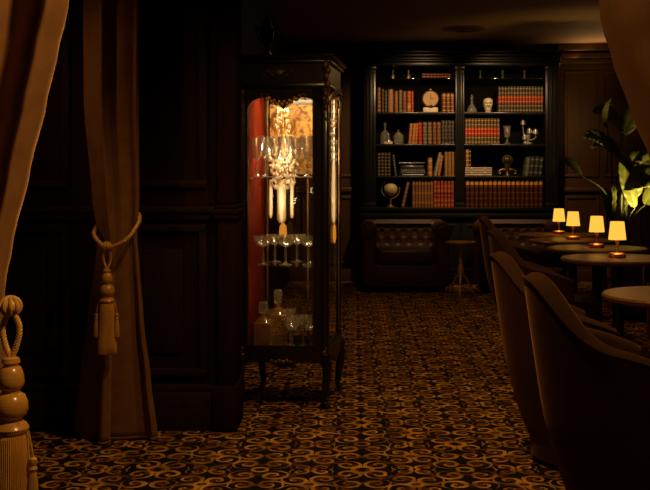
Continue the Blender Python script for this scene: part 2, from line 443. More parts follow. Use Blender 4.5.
def smooth(path, n=8):
    P = [Vector(p) for p in path]; out = []
    for i in range(len(P)-1):
        p0, p1, p2, p3 = P[max(i-1,0)], P[i], P[i+1], P[min(i+2, len(P)-1)]
        for k in range(n):
            t = k/n; out.append(.5*((2*p1)+(-p0+p2)*t+(2*p0-5*p1+4*p2-p3)*t*t+(-p0+3*p1-3*p2+p3)*t**3))
    out.append(P[-1]); return out
def tassel(root, c, s=1.0):
    """c = top of the hanging loop; the tassel hangs straight down"""
    c = Vector(c)
    t = MB()
    for sg in (-1, 1): helix_rope(t, smooth([c+Vector((0,0,0)), c+Vector((sg*.016,0,-.035)), c+Vector((sg*.012,0,-.07)), c+Vector((0,0,-.10))]), .0055, 6)
    t.build('loop_cord', M['rope'], root)
    t = MB().ball(c+Vector((0,-.002,.004)), .020, 14, (1,1,.85)); 
    for k in range(5):
        an = k*PI/5; t.tube([c+Vector((.021*cos(an)*cos(q*PI/8), .021*sin(an)*cos(q*PI/8)-.002, .021*sin(q*PI/8)*.9+.004)) for q in range(16)], .003, 5, True)
    t.build('knot', M['rope'], root)
    z = -.095
    hd = [(.010,0),(.018,-.004),(.020,-.012),(.015,-.018),(.022,-.023),(.027,-.036),(.029,-.050),(.026,-.060),(.020,-.066),(.020,-.071),(.029,-.076),(.036,-.090),(.037,-.104),(.032,-.116),(.024,-.122),(.024,-.127),(.033,-.132),(.039,-.141),(.036,-.149),(.028,-.152)]
    MB().lathe([(r*.9, q) for r, q in hd], c+Vector((0,0,z)), 28).build('tassel_head', M['turned'], root)
    z2 = z-.146
    sk = [(.026,0),(.032,-.01),(.034,-.05),(.037,-.12),(.041,-.19),(.042,-.225),(.036,-.230)]
    MB().lathe(sk, c+Vector((0,0,z2)), 112, ripple=.035).build('fringe_skirt', M['silk'], root)
    for k, an in enumerate((-.15, -2.9)):
        q = c+Vector((.046*cos(an), .046*sin(an), z2-.05)); t = MB()
        t.tube([c+Vector((.036*cos(an), .036*sin(an), z2)), q], .0025, 6); t.lathe([(.002,0),(.008,-.004),(.009,-.012),(.006,-.018),(.009,-.024),(.006,-.03)], q, 12)
        t.lathe([(.006,-.03),(.009,-.05),(.011,-.10),(.009,-.105)], q, 28, ripple=.06); t.build('small_tassel', M['silk'], root)
def X(px, Y): return (px-PPX)/FPX*Y
def Z(py, Y): return HC+(PPY-py)/FPX*Y
# middle curtain, before the panelled wall
Y = 4.66
kz = [(Z(-160,Y), X(82,Y), X(139,Y), .07)]
for py, a, b, d in ((0,78,137,.05), (100,79,136,.05), (200,88,137,.045), (238,95,135,.035), (262,92,137,.04), (320,83,141,.05), (380,74,148,.06), (440,66,155,.065)):
    kz.append((Z(py,Y), X(a,Y), X(b,Y), d))
curtain('dark brown velvet curtain tied in the middle, hanging before the panelled wall', Y, kz, 1.6, 3.5, CEIL, seed=3)
tb = thing('curtain_tieback', 'gold cord tie-back with tassel around the curtain before the panelled wall', 'tassel', W(107,247,4.55), 0, 'gold tassel tie-backs')
o0 = Vector(tb.location)
t = MB(); helix_rope(t, smooth([Vector(W(139,214,4.74))-o0, Vector(W(139,222,4.62))-o0, Vector(W(128,238,4.54))-o0, Vector(W(114,246,4.54))-o0, Vector(W(107,247,4.545))-o0, Vector(W(100,243,4.55))-o0, Vector(W(94,234,4.63))-o0, Vector(W(97,226,4.75))-o0]), .0085, 17)
t.build('cord', M['rope'], tb); tassel(tb, (0,0,0))
# left foreground curtain
Y = 2.2
kz = []
for py, a, b, d in ((-330,-240,84,.10), (-150,-240,74,.10), (0,-230,54,.095), (50,-230,43,.09), (100,-225,32,.085), (170,-205,16,.075), (245,-160,0,.06), (290,-125,-7,.05), (330,-140,-8,.05), (420,-200,-2,.07), (490,-240,4,.08), (739,-300,26,.09)):
    kz.append((Z(py,Y), X(a,Y), X(b,Y), d))
curtain('brightly lit brown velvet curtain behind the largest gold tassel', Y, kz, 4.2, 2.2, CEIL, seed=5)
tb2 = thing('curtain_tieback', 'largest gold tassel with knotted cord, on the brightly lit velvet curtain', 'tassel', W(11,308,2.03), 0, 'gold tassel tie-backs')
o0 = Vector(tb2.location)
t = MB(); helix_rope(t, smooth([Vector(W(-150,240,2.3))-o0, Vector(W(-100,262,2.1))-o0, Vector(W(-40,292,2.06))-o0, Vector((0,0,0))]), .0085, 12)
t.build('cord', M['rope'], tb2); tassel(tb2, (0,0,0))
# right foreground curtain
kz = []
for py, a, b, d in ((-330,612,980,.12), (0,631,960,.115), (50,644,950,.11), (100,659,930,.10), (165,678,905,.08), (285,698,850,.05), (330,700,860,.05), (420,700,920,.07), (739,690,1010,.09)):
    kz.append((Z(py,Y), X(a,Y), X(b,Y), d))
curtain('brown velvet curtain without a tassel, hanging in front of the green plant', Y, kz, 4.2, 3.6, CEIL, seed=8)

# ------------------------------------------------------------------ vitrine
cab = thing('display_cabinet', 'tall black and gilt glass-fronted display cabinet on cabriole legs, lit inside', 'cabinet', (-.33, 5.58, 0))
def cl(x, y): return (x+.33, y-5.58)
FL, FR, BR, BL = cl(-.585,5.37), cl(-.15,5.345), cl(-.088,5.80), cl(-.515,5.83)
ZB, ZT = .268, 1.66
def lp(p, q, t): return (p[0]+(q[0]-p[0])*t, p[1]+(q[1]-p[1])*t)
# posts
for p, w in ((FL,.026), (FR,.040), (BR,.03), (BL,.03)):
    t = MB().box(p[0]-w/2, p[0]+w/2, p[1]-w/2, p[1]+w/2, ZB-.02, ZT+.02, .007)
    for dx in (-.3, .3): t.tube([(p[0]+dx*w, p[1]-w*.52, ZB+.05), (p[0]+dx*w, p[1]-w*.52, ZT-.02)], .003, 6)
    o = t.build('corner_post', M['ebony'], cab)
    t = MB()
    for k in range(5): t.ball((p[0]+.006*(-1)**k, p[1]-w*.55, ZT-.02-.035*k), .011-.001*k, 10, (1,.5,1.4))
    t.build('gilt_mount', M['dullgilt'], o); t = MB()
    for k in range(3): t.ball((p[0]+.005*(-1)**k, p[1]-w*.55, ZB+.0+.02*k), .012-.002*k, 10, (1,.5,1.4))
    t.build('gilt_mount', M['dullgilt'], o)
# cabriole legs
for p, sx, sy, L in ((FL,-1,-1,.27), (FR,1,-1,.27), (BR,1,1,.27), (BL,-1,1,.27)):
    path = [(p[0]+sx*.000, p[1]+sy*.0, .275), (p[0]+sx*.010, p[1]+sy*.010, .22), (p[0]+sx*.009, p[1]+sy*.010, .16), (p[0]+sx*.001, p[1]+sy*.004, .09), (p[0]-sx*.004, p[1]-sy*.004, .045), (p[0]+sx*.006, p[1]+sy*.006, .018), (p[0]+sx*.012, p[1]+sy*.012, .002)]
    lg = MB().tube(smooth(path, 5), [.030-.016*min(1, k/22)+(.004 if k > 26 else 0) for k in range(31)], 12).build('leg', M['ebony'], cab)
    MB().ball((p[0]+sx*.012, p[1]+sy*.018, .235), .02, 12, (1,.7,1.9)).build('gilt_mount', M['dullgilt'], lg)
# scalloped aprons (front, right)
def apron(p, q, name):
    n = 40; mb = MB(); d = Vector((q[0]-p[0], q[1]-p[1])); nn = Vector((d.y, -d.x)).normalized()
    prev = None
    for i in range(n+1):
        t = i/n; c = Vector(p)+d*t
        bow = nn*(.018*sin(PI*t)); drop = .045-.02*abs(sin(PI*t*2))+.018*math.exp(-((t-.5)/.14)**2); top = .012*abs(sin(PI*7*t))
        vs = [mb.bm.verts.new((c.x+bow.x+nn.x*o, c.y+bow.y+nn.y*o, z)) for o, z in ((-.012, ZB+.03+top), (.012, ZB+.03+top), (.015, ZB-.02), (.006, ZB-drop), (-.012, ZB-drop))]
        if prev:
            for k in range(5): mb.bm.faces.new((prev[k], prev[(k+1) % 5], vs[(k+1) % 5], vs[k]))
        else: mb.bm.faces.new(vs)
        prev = vs
    mb.bm.faces.new(prev[::-1])
    return mb.build(name, M['ebony'], cab)
a1 = apron(FL, FR, 'apron'); a2 = apron(FR, BR, 'apron'); apron(BR, BL, 'apron')
t = MB(); c = lp(FL, FR, .5)
for k in range(-3, 4): t.ball((c[0]+k*.02, c[1]-.034+abs(k)*.001, ZB-.025+.006*(k % 2)), .012-.002*abs(k)*.7, 10, (1.2,.5,1))
t.build('gilt_mount', M['dullgilt'], a1)
MB().prism([FL, FR, BR, BL], ZB-.012, ZB+.004).build('floor_panel', M['ebony'], cab)
# door: arched frame, pane
A, B = lp(FL, FR, .045), lp(FL, FR, .955)
dr = MB(); yo = -.004
def arch(p, q, z_end, rise, name, parent, m, n=28, t=.02):
    """top rail with a wavy arched lower edge"""
    mb = MB(); prev = None; d = Vector((q[0]-p[0], q[1]-p[1])); nn = Vector((d.y, -d.x)).normalized()
    for i in range(n+1):
        s = i/n; c = Vector(p)+d*s
        low = z_end-rise*(1-abs(abs(s-.5)*4-1)**2)*.9-.02*math.exp(-((s-.5)/.12)**2)-.03*(math.exp(-(s/.06)**2)+math.exp(-((1-s)/.06)**2))
        vs = [mb.bm.verts.new((c.x+nn.x*o, c.y+nn.y*o, z)) for o, z in ((t/2, ZT), (-t/2, ZT), (-t/2, min(low, ZT-.005)), (t/2, min(low, ZT-.005)))]
        if prev:
            for k in range(4): mb.bm.faces.new((prev[k], prev[(k+1) % 4], vs[(k+1) % 4], vs[k]))
        else: mb.bm.faces.new(vs)
        prev = vs
    mb.bm.faces.new(prev[::-1]); return mb.build(name, m, parent)
door = MB().slab(A, B, ZB+.03, ZB+.055, .02).slab(A, lp(A,B,.03), ZB+.055, ZT, .02).slab(lp(A,B,.885), B, ZB+.055, ZT, .02).build('door', M['ebony'], cab)
arch(A, B, ZT-.088, -.045, 'arched_rail', door, M['ebony'])
MB().slab(A, B, ZB+.05, ZT-.01, .004).build('glass_pane', M['pane'], door)
t = MB(); c = lp(A, B, .5)
for k in range(-6, 7):
    t.ball((c[0]-.01+k*.013, c[1]-.018, ZT-.055-.028*cos(k*.25)+.012*(k % 2)), .0105, 10, (1.2,.5,1.1))
for sg in (-1, 1): t.tube([(c[0]+sg*(.07+.055*q/12+.012*sin(q)), c[1]-.016, ZT-.06+.03*sin(PI*q/12)) for q in range(13)], .0035, 6)
t.build('carved_crest', M['gilt'], door)
t = MB()
t.tube([(A[0]+.016, A[1]-.013, ZB+.06), (A[0]+.016, A[1]-.013, ZT-.06)], .0028, 6); t.tube([(B[0]-.043, B[1]-.013, ZB+.06), (B[0]-.043, B[1]-.013, ZT-.08)], .0028, 6)
t.build('gilt_beading', M['gilt'], door)
# right side: panel frame + pane with slanting arched rail and gilt
sp = MB().slab(FR, BR, ZB+.03, ZB+.06, .018).build('side_frame', M['ebony'], cab)
MB().slab(lp(FR,BR,.05), lp(FR,BR,.95), ZB+.05, ZT-.01, .004).build('glass_pane', M['pane'], sp)
t = MB(); nn = Vector((BR[1]-FR[1], -(BR[0]-FR[0]))).normalized()
pp = [Vector((*lp(FR, BR, q/14), 0))+Vector((nn.x*.012, nn.y*.012, ZT-.075+.10*sin(PI*.62*q/14))) for q in range(15)]
t.tube(pp, .011, 8)
t.build('arched_rail', M['dullgilt'], sp)
t = MB()
for q in (.12, .88): 
    p = lp(FR, BR, q); t.tube([(p[0]+nn.x*.012, p[1]+nn.y*.012, ZB+.08), (p[0]+nn.x*.012, p[1]+nn.y*.012, ZT-.08)], .0032, 6)
t.build('gilt_beading', M['gilt'], sp)
# left side: lined with red damask
lf = MB().slab(FL, BL, ZB+.0, ZT+.02, .014).build('side_panel', M['ebony'], cab)
MB().slab((lp(FL,BL,.05)[0]+.012, lp(FL,BL,.05)[1]), (lp(FL,BL,.95)[0]+.012, lp(FL,BL,.95)[1]), ZB+.01, ZT+.01, .008).build('red_lining', M['red_silk'], lf)
lf.children[0]['label'] = 'red damask lining'
# back: brocade panel above, clear pane below, gilt stiles
bk = MB().slab(BL, BR, 1.19, 1.215, .02).build('back_rail', M['ebony'], cab)
MB().slab(BL, BR, ZT-.0, ZT+.02, .02).build('back_rail', M['ebony'], cab); MB().slab(BL, BR, ZB, ZB+.02, .02).build('back_rail', M['ebony'], cab)
pL, pR = cl(X(270,5.81), 5.81), cl(X(319,5.80), 5.795)
MB().slab(pL, pR, 1.215, 1.607, .012).build('brocade_panel', M['brocade'], bk)
MB().slab(pL, BR, 1.607, ZT, .012).build('head_panel', M['ebony'], bk)
MB().slab(BL, BR, ZB+.02, 1.19, .004).build('glass_pane', M['pane'], bk)
t = MB()
for px in (267.5, 308):
    q = cl(X(px,5.79), 5.79); t.box(q[0]-.006, q[0]+.006, q[1]-.012, q[1]+.0, ZB+.02, 1.64 if px < 280 else 1.19, .002)
t.build('gilt_stile', M['dullgilt'], bk)
# glass shelves
sF, sFR = lp(FL, BL, .06), lp(FR, BR, .06)
for z, b in ((1.197, .5), (.735, .93)):
    q = [(FL[0]+.02, FL[1]+.03), (FR[0]-.035, FR[1]+.03), (lp(FR,BR,b)[0]-.05, lp(FR,BR,b)[1]), (lp(FL,BL,b)[0]+.024, lp(FL,BL,b)[1])]
    MB().prism(q, z-.006, z).build('glass_shelf', M['shelfglass'], cab)
# cornice: frieze + stepped top, with gilt frieze ornament and corner scrolls
cn = MB()
def grow(e): return [(FL[0]-e, FL[1]-e), (FR[0]+e, FR[1]-e), (BR[0]+e, BR[1]+e), (BL[0]-e, BL[1]+e)]
cn.prism(grow(.022), ZT+.0, ZT+.03, .006); cn.prism(grow(.012), ZT+.03, ZT+.13); cn.prism(grow(.03), ZT+.13, ZT+.15, .006); cn.prism(grow(.045), ZT+.15, ZT+.175, .008)
cn = cn.build('cornice', M['ebony'], cab)
t = MB(); c = lp(FL, FR, .5); yy = c[1]-.018; zz = ZT+.082
t.ball((c[0]-.02, yy, zz), .022, 14, (1.1,.4,.9))
for sg in (-1, 1):
    t.tube([(c[0]-.02+sg*(.02+.085*q/16), yy, zz+.014*sin(q*.9)*(1-q/20)) for q in range(17)], [.007*(1-q/19) for q in range(17)], 6)
    for k in range(3): t.ball((c[0]-.02+sg*(.035+.022*k), yy, zz-.012+.022*(k % 2)), .009-.0015*k, 8, (1.3,.5,.8))
t.build('frieze_ornament', M['dullgilt'], cn)
t = MB()
for px_, z_, r_ in ((0,.12,.018), (.012,.09,.016), (.004,.06,.014), (.01,.02,.016), (.0,-.03,.014), (.008,-.07,.012), (.0,-.10,.010)):
    t.ball((FR[0]+.004+px_, FR[1]-.026, ZT+z_), r_, 10, (1,.55,1.4))
t.build('corner_scroll', M['dullgilt'], cn)
t = MB(); e = grow(.046); t.tube([(*e[0], ZT+.163), (*e[1], ZT+.163)], .004, 6); t.tube([(*e[1], ZT+.163), (*e[2], ZT+.163)], .004, 6)
t.build('gilt_line', M['bronze'], cn)
ZTOP = ZT+.175
# cabinet lamp: strip inside the head
lm = MB().slab(lp(pL,pR,.05), lp(pL,pR,.95), ZT-.012, ZT-.004, .02).build('lamp_strip', M['ebony'], cab); lm.location = (.0, -.2, 0)

# ornament on top
fg = thing('bronze_ornament', 'dark bronze urn ornament with gilt foot on top of the glass cabinet', 'ornament', (X(267,5.55), 5.55, ZTOP))
MB().lathe([(.03,.012),(.034,.02),(.018,.04),(.014,.07),(.03,.10),(.04,.14),(.036,.17),(.022,.185),(.026,.2),(.012,.22),(.004,.235)], seg=28).build('urn', M['bronze'], fg)
MB().box(-.04, .04, -.04, .04, 0, .012, .003).build('foot', M['gilt'], fg)
for sg in (-1, 1): MB().tube(smooth([(sg*.036,0,.16), (sg*.058,0,.175), (sg*.056,0,.13), (sg*.03,0,.095)]), .005, 8).build('handle', M['bronze'], fg)

# hanging crystal lamp inside the vitrine
cx, cy = X(283,5.69), 5.69
ch = thing('crystal_chandelier', 'brightly lit crystal drop lamp hanging inside the display cabinet', 'chandelier', (cx, cy, ZT-.006))
def zz_(py): return Z(py, 5.69)-(ZT-.006)
MB().tube([(0,0,0), (0,0,zz_(150))], .004, 8).ball((0,0,zz_(106)), .012).ball((0,0,zz_(125)), .010).build('stem', M['brass'], ch)
t = MB()
for k in range(8):
    a = k*PI/4+.2; r = .055+.02*(k % 2)
    t.tube(smooth([(0,0,zz_(128)), (r*.5*cos(a), r*.35*sin(a), zz_(136)), (r*cos(a), r*.55*sin(a), zz_(128)), (r*1.1*cos(a), r*.6*sin(a), zz_(118+3*(k % 3)))]), .0035, 6)
t.build('scroll_arms', M['gilt'], ch)
rnd = random.Random(4)
t = MB()
for k in range(110):
    y_ = rnd.uniform(108, 150); w = .028+.03*(y_-108)/42
    t.gem((rnd.uniform(-w,w), rnd.uniform(-.02,.03), zz_(y_)), rnd.uniform(.004,.008), rnd.uniform(.008,.014))
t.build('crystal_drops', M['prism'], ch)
t = MB()
for k in range(260):
    y_ = rnd.uniform(148, 188); w = .088-.03*abs(y_-160)/28
    t.gem((rnd.uniform(-w,w), rnd.uniform(-.035,.04), zz_(y_)), rnd.uniform(.005,.009), rnd.uniform(.009,.015))
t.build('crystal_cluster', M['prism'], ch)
for dx, r, y1 in ((-.068,.012,218), (-.008,.026,223), (.05,.011,218)):
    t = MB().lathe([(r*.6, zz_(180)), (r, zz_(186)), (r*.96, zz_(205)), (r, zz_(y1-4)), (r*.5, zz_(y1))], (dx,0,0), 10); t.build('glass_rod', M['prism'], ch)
for dx, r, y0, y1 in ((-.068,.0035,186,216), (-.008,.007,186,221), (.05,.003,186,216), (-.02,.003,186,214)):
    MB().lathe([(r*.6, zz_(y1)), (r, zz_(y1-3)), (r, zz_(y0+3)), (r*.6, zz_(y0))], (dx,0,0), 12).build('lamp_filament', M['bulb'], ch)
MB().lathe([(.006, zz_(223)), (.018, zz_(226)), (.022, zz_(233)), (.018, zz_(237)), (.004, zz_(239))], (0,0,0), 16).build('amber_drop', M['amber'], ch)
ch2 = thing('reflected_crystal_string', 'slender lit string of crystal drops standing in for a reflection, behind the right side pane', 'crystal drops', (X(334.5,5.62), 5.62, ZT-.006))  # added drops in place of the lamp's mirrored image in the side pane
def z2_(py): return Z(py, 5.62)-(ZT-.006)
MB().tube([(0,0,0), (0,0,z2_(236))], .002, 6).build('cord', M['brass'], ch2)
t = MB(); rnd = random.Random(9)
for k in range(60): t.gem((rnd.uniform(-.016,.013), rnd.uniform(-.014,.014), z2_(rnd.uniform(95,160))), rnd.uniform(.004,.007), rnd.uniform(.007,.013))
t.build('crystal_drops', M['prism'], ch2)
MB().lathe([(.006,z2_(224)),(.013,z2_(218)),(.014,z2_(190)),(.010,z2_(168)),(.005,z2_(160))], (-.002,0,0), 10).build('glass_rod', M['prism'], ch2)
MB().lathe([(.002,z2_(222)),(.004,z2_(216)),(.004,z2_(170)),(.003,z2_(104)),(.002,z2_(100))], (-.002,0,0), 8).build('lamp_filament', M['bulb'], ch2)  # emissive core added to brighten the stand-in drops
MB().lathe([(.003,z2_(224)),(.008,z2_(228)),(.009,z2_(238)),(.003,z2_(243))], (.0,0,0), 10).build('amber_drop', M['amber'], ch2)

# glassware
def wall(outer, t=.0015):
    """closed wine-glass style profile: outer going up, inner going down"""
    return outer
def goblet():
    g = thing('goblet', '', 'glass', group='cut crystal goblets')
    MB().lathe([(.034,0),(.034,.003),(.012,.008),(.006,.016)], seg=20).build('foot', M['crystal'], g)
    MB().lathe([(.0055,.014),(.0055,.04),(.009,.05),(.0055,.06),(.006,.088)], seg=12).build('stem', M['crystal'], g)
    MB().shell([(.005,.088),(.013,.098),(.022,.118),(.029,.145),(.034,.185),(.038,.212),(.0365,.212),(.0325,.185),(.0275,.145),(.0205,.12),(.011,.102),(.002,.096)], seg=12).build('bowl', M['crystal'], g)
    return remember(g)
g0 = goblet(); first = True
gl = [(257,5.46,1.0,'leftmost crystal goblet on the upper glass shelf, dark bowl against the red lining'),
      (264.5,5.53,1.05,'second crystal goblet from the left on the upper glass shelf'),
      (275,5.45,1.0,'third crystal goblet from the left on the upper glass shelf, before the lit lamp'),
      (285,5.53,1.05,'fourth crystal goblet from the left on the upper glass shelf, mid-shelf'),
      (296,5.46,1.0,'fifth crystal goblet from the left on the upper glass shelf'),
      (307,5.47,1.05,'rightmost crystal goblet on the upper glass shelf, tall flared bowl')]
for i, (px, y, s, lab) in enumerate(gl):
    o = g0 if i == 0 else dup(g0)
    o.location = (X(px,y), y, 1.197); o.scale = (s, s, s); o['label'] = lab
def coupe():
    g = thing('coupe_glass', '', 'glass', group='cut crystal coupes')
    MB().lathe([(.035,0),(.035,.003),(.012,.008),(.006,.016)], seg=20).build('foot', M['crystal'], g)
    MB().lathe([(.006,.014),(.008,.05),(.0055,.07),(.006,.094)], seg=12).build('stem', M['crystal'], g)
    MB().shell([(.005,.094),(.03,.102),(.047,.12),(.054,.15),(.0525,.15),(.045,.122),(.028,.105),(.002,.098)], seg=22).build('bowl', M['crystal'], g)
    return remember(g)
c0 = coupe()
cp = [(263,5.47,'leftmost wide crystal coupe on the middle glass shelf'), (275,5.62,'crystal coupe at the back of the middle glass shelf, left of the amber drop'),
      (285.5,5.47,'wide crystal coupe on the middle glass shelf, below the amber drop'), (297,5.64,'crystal coupe at the back of the middle glass shelf, right of the amber drop'),
      (309,5.48,'rightmost wide crystal coupe on the middle glass shelf')]
for i, (px, y, lab) in enumerate(cp):
    o = c0 if i == 0 else dup(c0); o.location = (X(px,y), y, .735); o['label'] = lab
ZF = ZB+.004
def decanter(px, y, z, label, h=.30, w=.036, m='smoke', sq=True, cat='decanter', group=None):
    d = thing('decanter', label, cat, (X(px,y), y, z), 0, group)
    k = h/.30
    if sq:
        t = MB().box(-w, w, -w, w, 0, .18*k, .010); t.lathe([(w*.98,.175*k),(w*.7,.195*k),(.016,.21*k),(.014,.225*k),(.020,.23*k)], seg=16)
    else: t = MB().lathe([(w*.85,0),(w,.01*k),(w*1.02,.11*k),(w*.9,.145*k),(.015,.185*k),(.012,.225*k),(.018,.23*k)], seg=20)
    t.build('bottle', M[m], d)
    if sq: MB().box(-.022, .022, -.022, .022, .235*k, .30*k, .005).lathe([(.009,.215*k),(.011,.24*k)], seg=10).build('stopper', M['crystal'], d)
    else: MB().lathe([(.009,.215*k),(.010,.236*k),(.017,.25*k),(.018,.275*k),(.004,.30*k)], seg=12).build('stopper', M['crystal'], d)
    return d
decanter(263, 5.47, ZF, 'short square crystal decanter with block stopper, left on the cabinet floor', .265, .047, 'cutdec')
decanter(278, 5.56, ZF, 'taller square crystal decanter with block stopper on the cabinet floor', .32, .049, 'cutdec')
for i, (px, y, lab) in enumerate([(292,5.50,'crystal coupe on the cabinet floor beside the taller decanter'), (303,5.62,'crystal coupe at the back of the cabinet floor'), (311,5.48,'rightmost crystal coupe on the cabinet floor')]):
    o = dup(c0); o.location = (X(px,y), y, ZF); o['label'] = lab; o.scale = (1,1,1.15)
for i, (px, y, lab) in enumerate([(270,5.66,'crystal goblet at the back of the cabinet floor between the decanters'), (290,5.68,'crystal goblet at the back of the cabinet floor behind the coupes')]):
    o = dup(g0); o.location = (X(px,y), y, ZF); o['label'] = lab; o.scale = (.95,.95,.95)

# ------------------------------------------------------------------ bookcase
YC = 11.5; SC = FPX/YC
def bx(px): return (px-PPX)/SC
def bz(py): return HC+(PPY-py)/SC
bc = thing('bookcase', 'tall black two-bay bookcase with moulded cornice filled with leather books', 'bookcase', (1.19, 11.67, 0))
def add(name, mb, m='black', parent=None):
    o = mb.build(name, M[m], parent or bc)
    o.data.transform(Matrix.Translation((-1.19, -11.67, 0))) if parent is None else None
    return o
x0, x1, x2, x3, x4, x5 = bx(362), bx(376), bx(455.5), bx(464.5), bx(545.5), bx(560)
add('back_panel', MB().box(x0+.02, x5-.02, 11.82, 11.845, .05, 2.55), 'backing')
for a, b in ((x0+.02, x1), (x2, x3), (x4, x5-.02)):
    t = MB().box(a, b, 11.5, 11.82, bz(207), bz(66), .006)
    n = 3
    for k in range(n):
        c_ = a+(b-a)*(k+.8)/(n+.6); t.tube([(c_, 11.497, bz(200)), (c_, 11.497, bz(72))], .008, 6)
    t.box(a-.005, b+.005, 11.485, 11.52, bz(207), bz(203), .004); t.box(a-.005, b+.005, 11.485, 11.52, bz(70), bz(66), .004)
    add('pilaster', t)
t = MB()
for d, za, zb in ((.0, 66, 62), (.03, 62, 60), (.02, 60, 57), (.06, 57, 54), (.10, 54, 51)): t.box(x0-.0-d*.3, x5+d*.3, 11.5-d, 11.82, bz(za), bz(zb)+.002, .008)
add('cornice', t)
t = MB()
for d, za, zb in ((.06, 210.5, 207.5), (.035, 213.5, 210.5), (.06, 217.5, 213.5)): t.box(x0-d*.3, x5+d*.3, 11.5-d, 11.82, bz(za), bz(zb)+.002, .008)
add('ledge', t)
add('base_cabinet', MB().box(x0+.02, x5-.02, 11.5, 11.82, .08, bz(217), .004).box(x0, x5, 11.48, 11.82, 0, .08, .006))
w = (x5-x0-.06)/4
for k in range(4):
    a = x0+.03+k*w; t = MB().box(a+.008, a+w-.008, 11.482, 11.499, .1, .72, .004); frame(t, a+.05, a+w-.05, .15, .67, 11.483, .03, .012)
    add('cupboard_door', t)
for a, b in ((x1, x2), (x3, x4)):
    for py in (112, 144, 176): add('shelf', MB().box(a, b, 11.515, 11.82, bz(py+2.4), bz(py), .005))
    add('narrow_shelf', MB().box(a, b, 11.6, 11.82, bz(78.4), bz(77), .003), 'shelfglass')
SH = {1: bz(112), 2: bz(144), 3: bz(176), 4: bz(207.5)+.002, 0: bz(77)}

# books: mesh built lying in local axes, spine towards -Y, base at z=0, centred on x
def book(w, h, m, label, loc, lean=0, depth=.17, group=None, flat=False, tit=None):
    mb = MB(); n = 8; r = w*.5
    # cover: spine arc + boards
    prof = [(-w/2, depth)]+[(-w/2*cos(PI*k/n), -min(.03, r*.95)*sin(PI*k/n)) for k in range(n+1)]+[(w/2, depth)]
    tk = min(.0028, w*.13)
    inn = [(w/2-tk, depth)]+[((w/2-tk)*cos(PI*k/n), tk-min(.03, r*.95)*sin(PI*k/n)*.8) for k in range(n+1)]+[(-w/2+tk, depth)]
    P = prof+inn; N_ = len(P)
    a = [mb.bm.verts.new((p[0], p[1], 0)) for p in P]; b = [mb.bm.verts.new((p[0], p[1], h)) for p in P]
    for i in range(N_): mb.bm.faces.new((a[i], a[(i+1) % N_], b[(i+1) % N_], b[i]))
    for lo in (a, b):
        for i in range(len(prof)-1): mb.bm.faces.new((lo[i], lo[i+1], lo[N_-2-i], lo[N_-1-i]))
    o = mb.build('book', m, loc=loc, sharp=50)
    pg = MB().box(-w/2+tk, w/2-tk, .006, depth-.006, .003, h-.003).build('pages', M['paper'], o)
    if flat: o.rotation_euler = (0, PI/2, 0)
    elif lean: o.rotation_euler = (0, lean, 0)
    return tag(o, label, 'book', group)
BY = 11.56
def run(a, b, n, top, shelf, m, desc, where, group, jit=.4, cyc=None, cols=None):
    """n upright books between pixels a..b on a shelf"""
    w = (bx(b)-bx(a))/n; h0 = bz(top)-SH[shelf]
    for k in range(n):
        mm = m[k % len(m)] if isinstance(m, list) else m
        lab = f'{ORD[k]} {desc} from the left {where}'
        book(w*.84, h0-random.uniform(0, .006)*jit, mm, lab, (bx(a)+w*(k+.5), BY+random.uniform(-.004,.004), SH[shelf]), group=group)
def one(a, b, top, shelf, m, label, shift=0, group=None, y=BY):
    """one upright book; shift = how far (px) its top leans to the right"""
    w = bx(b)-bx(a); h = bz(top)-SH[shelf]; ln = math.atan2(shift/SC, h)
    h2 = h/cos(ln)-abs(sin(ln))*w*.5
    zoff = abs(sin(ln))*w/2
    return book(w*.92, h2, m, label, ((bx(a)+bx(b))/2, y, SH[shelf]+zoff+.0005), lean=ln, group=group)
TAN, OR, RD, GD = (.36,.18,.065), (.52,.17,.035), (.50,.035,.02), (.60,.40,.14)
# upper left shelf, mixed bindings
G = 'mixed old books beside the round clock'
for a, b, tp, c, bd, d in ((377.3,381,87,(.26,.12,.045),GD,'tall brown gilt-banded book, leftmost on the clock shelf'),
                      (381.6,384.4,88.4,(.12,.03,.02),(.35,.2,.08),'thin dark maroon book, second on the clock shelf'),
                      (384.7,387.5,89.8,(.10,.08,.065),(.3,.25,.15),'thin dark grey book, third on the clock shelf'),
                      (388,393.9,89,(.50,.27,.11),(.42,.2,.07),'thick light tan book, fourth on the clock shelf'),
                      (394.7,398.4,90.7,(.46,.21,.06),(.2,.07,.03),'orange tan book, fifth on the clock shelf'),
                      (398.9,402.7,89.5,(.22,.15,.09),(.42,.32,.18),'grey-brown ribbed book, sixth on the clock shelf'),
                      (403,406.9,90.7,(.27,.11,.06),(.4,.22,.12),'rose-brown ribbed book, seventh on the clock shelf')):
    one(a, b, tp, 1, bookmat(c, bd), d, group=G)
one(407.4, 411.4, 90.7, 1, bookmat((.62,.10,.03), GD, (.70,.30,.08), (.15,.38)), 'bright orange-red book with pale bands, on the clock shelf', group=G)
one(411.6, 414, 90.7, 1, bookmat((.60,.05,.02), GD), 'thin red book nearest the round clock', group=G)
run(442.4, 455, 3, 92.5, 1, bookmat((.24,.07,.03), (.6,.42,.12), (.48,.30,.08), (.80,.93), 5), 'brown-red book', 'of three right of the clock', 'three books right of the clock')
# lying pair on top
for k, (ya, yb, c) in enumerate(((77, 74.6, (.34,.10,.04)), (74.6, 72.2, (.24,.06,.03)))):
    w = (ya-yb)/SC
    o = book(w*.97, bx(452)-bx(423), bookmat(c, (.45,.25,.09), bands=8), ('lower','upper')[k]+' red-brown book lying in the top left compartment', (bx(423), 11.62, SH[0]+w*(k+.5)), group='two books lying on the top shelf', flat=True)
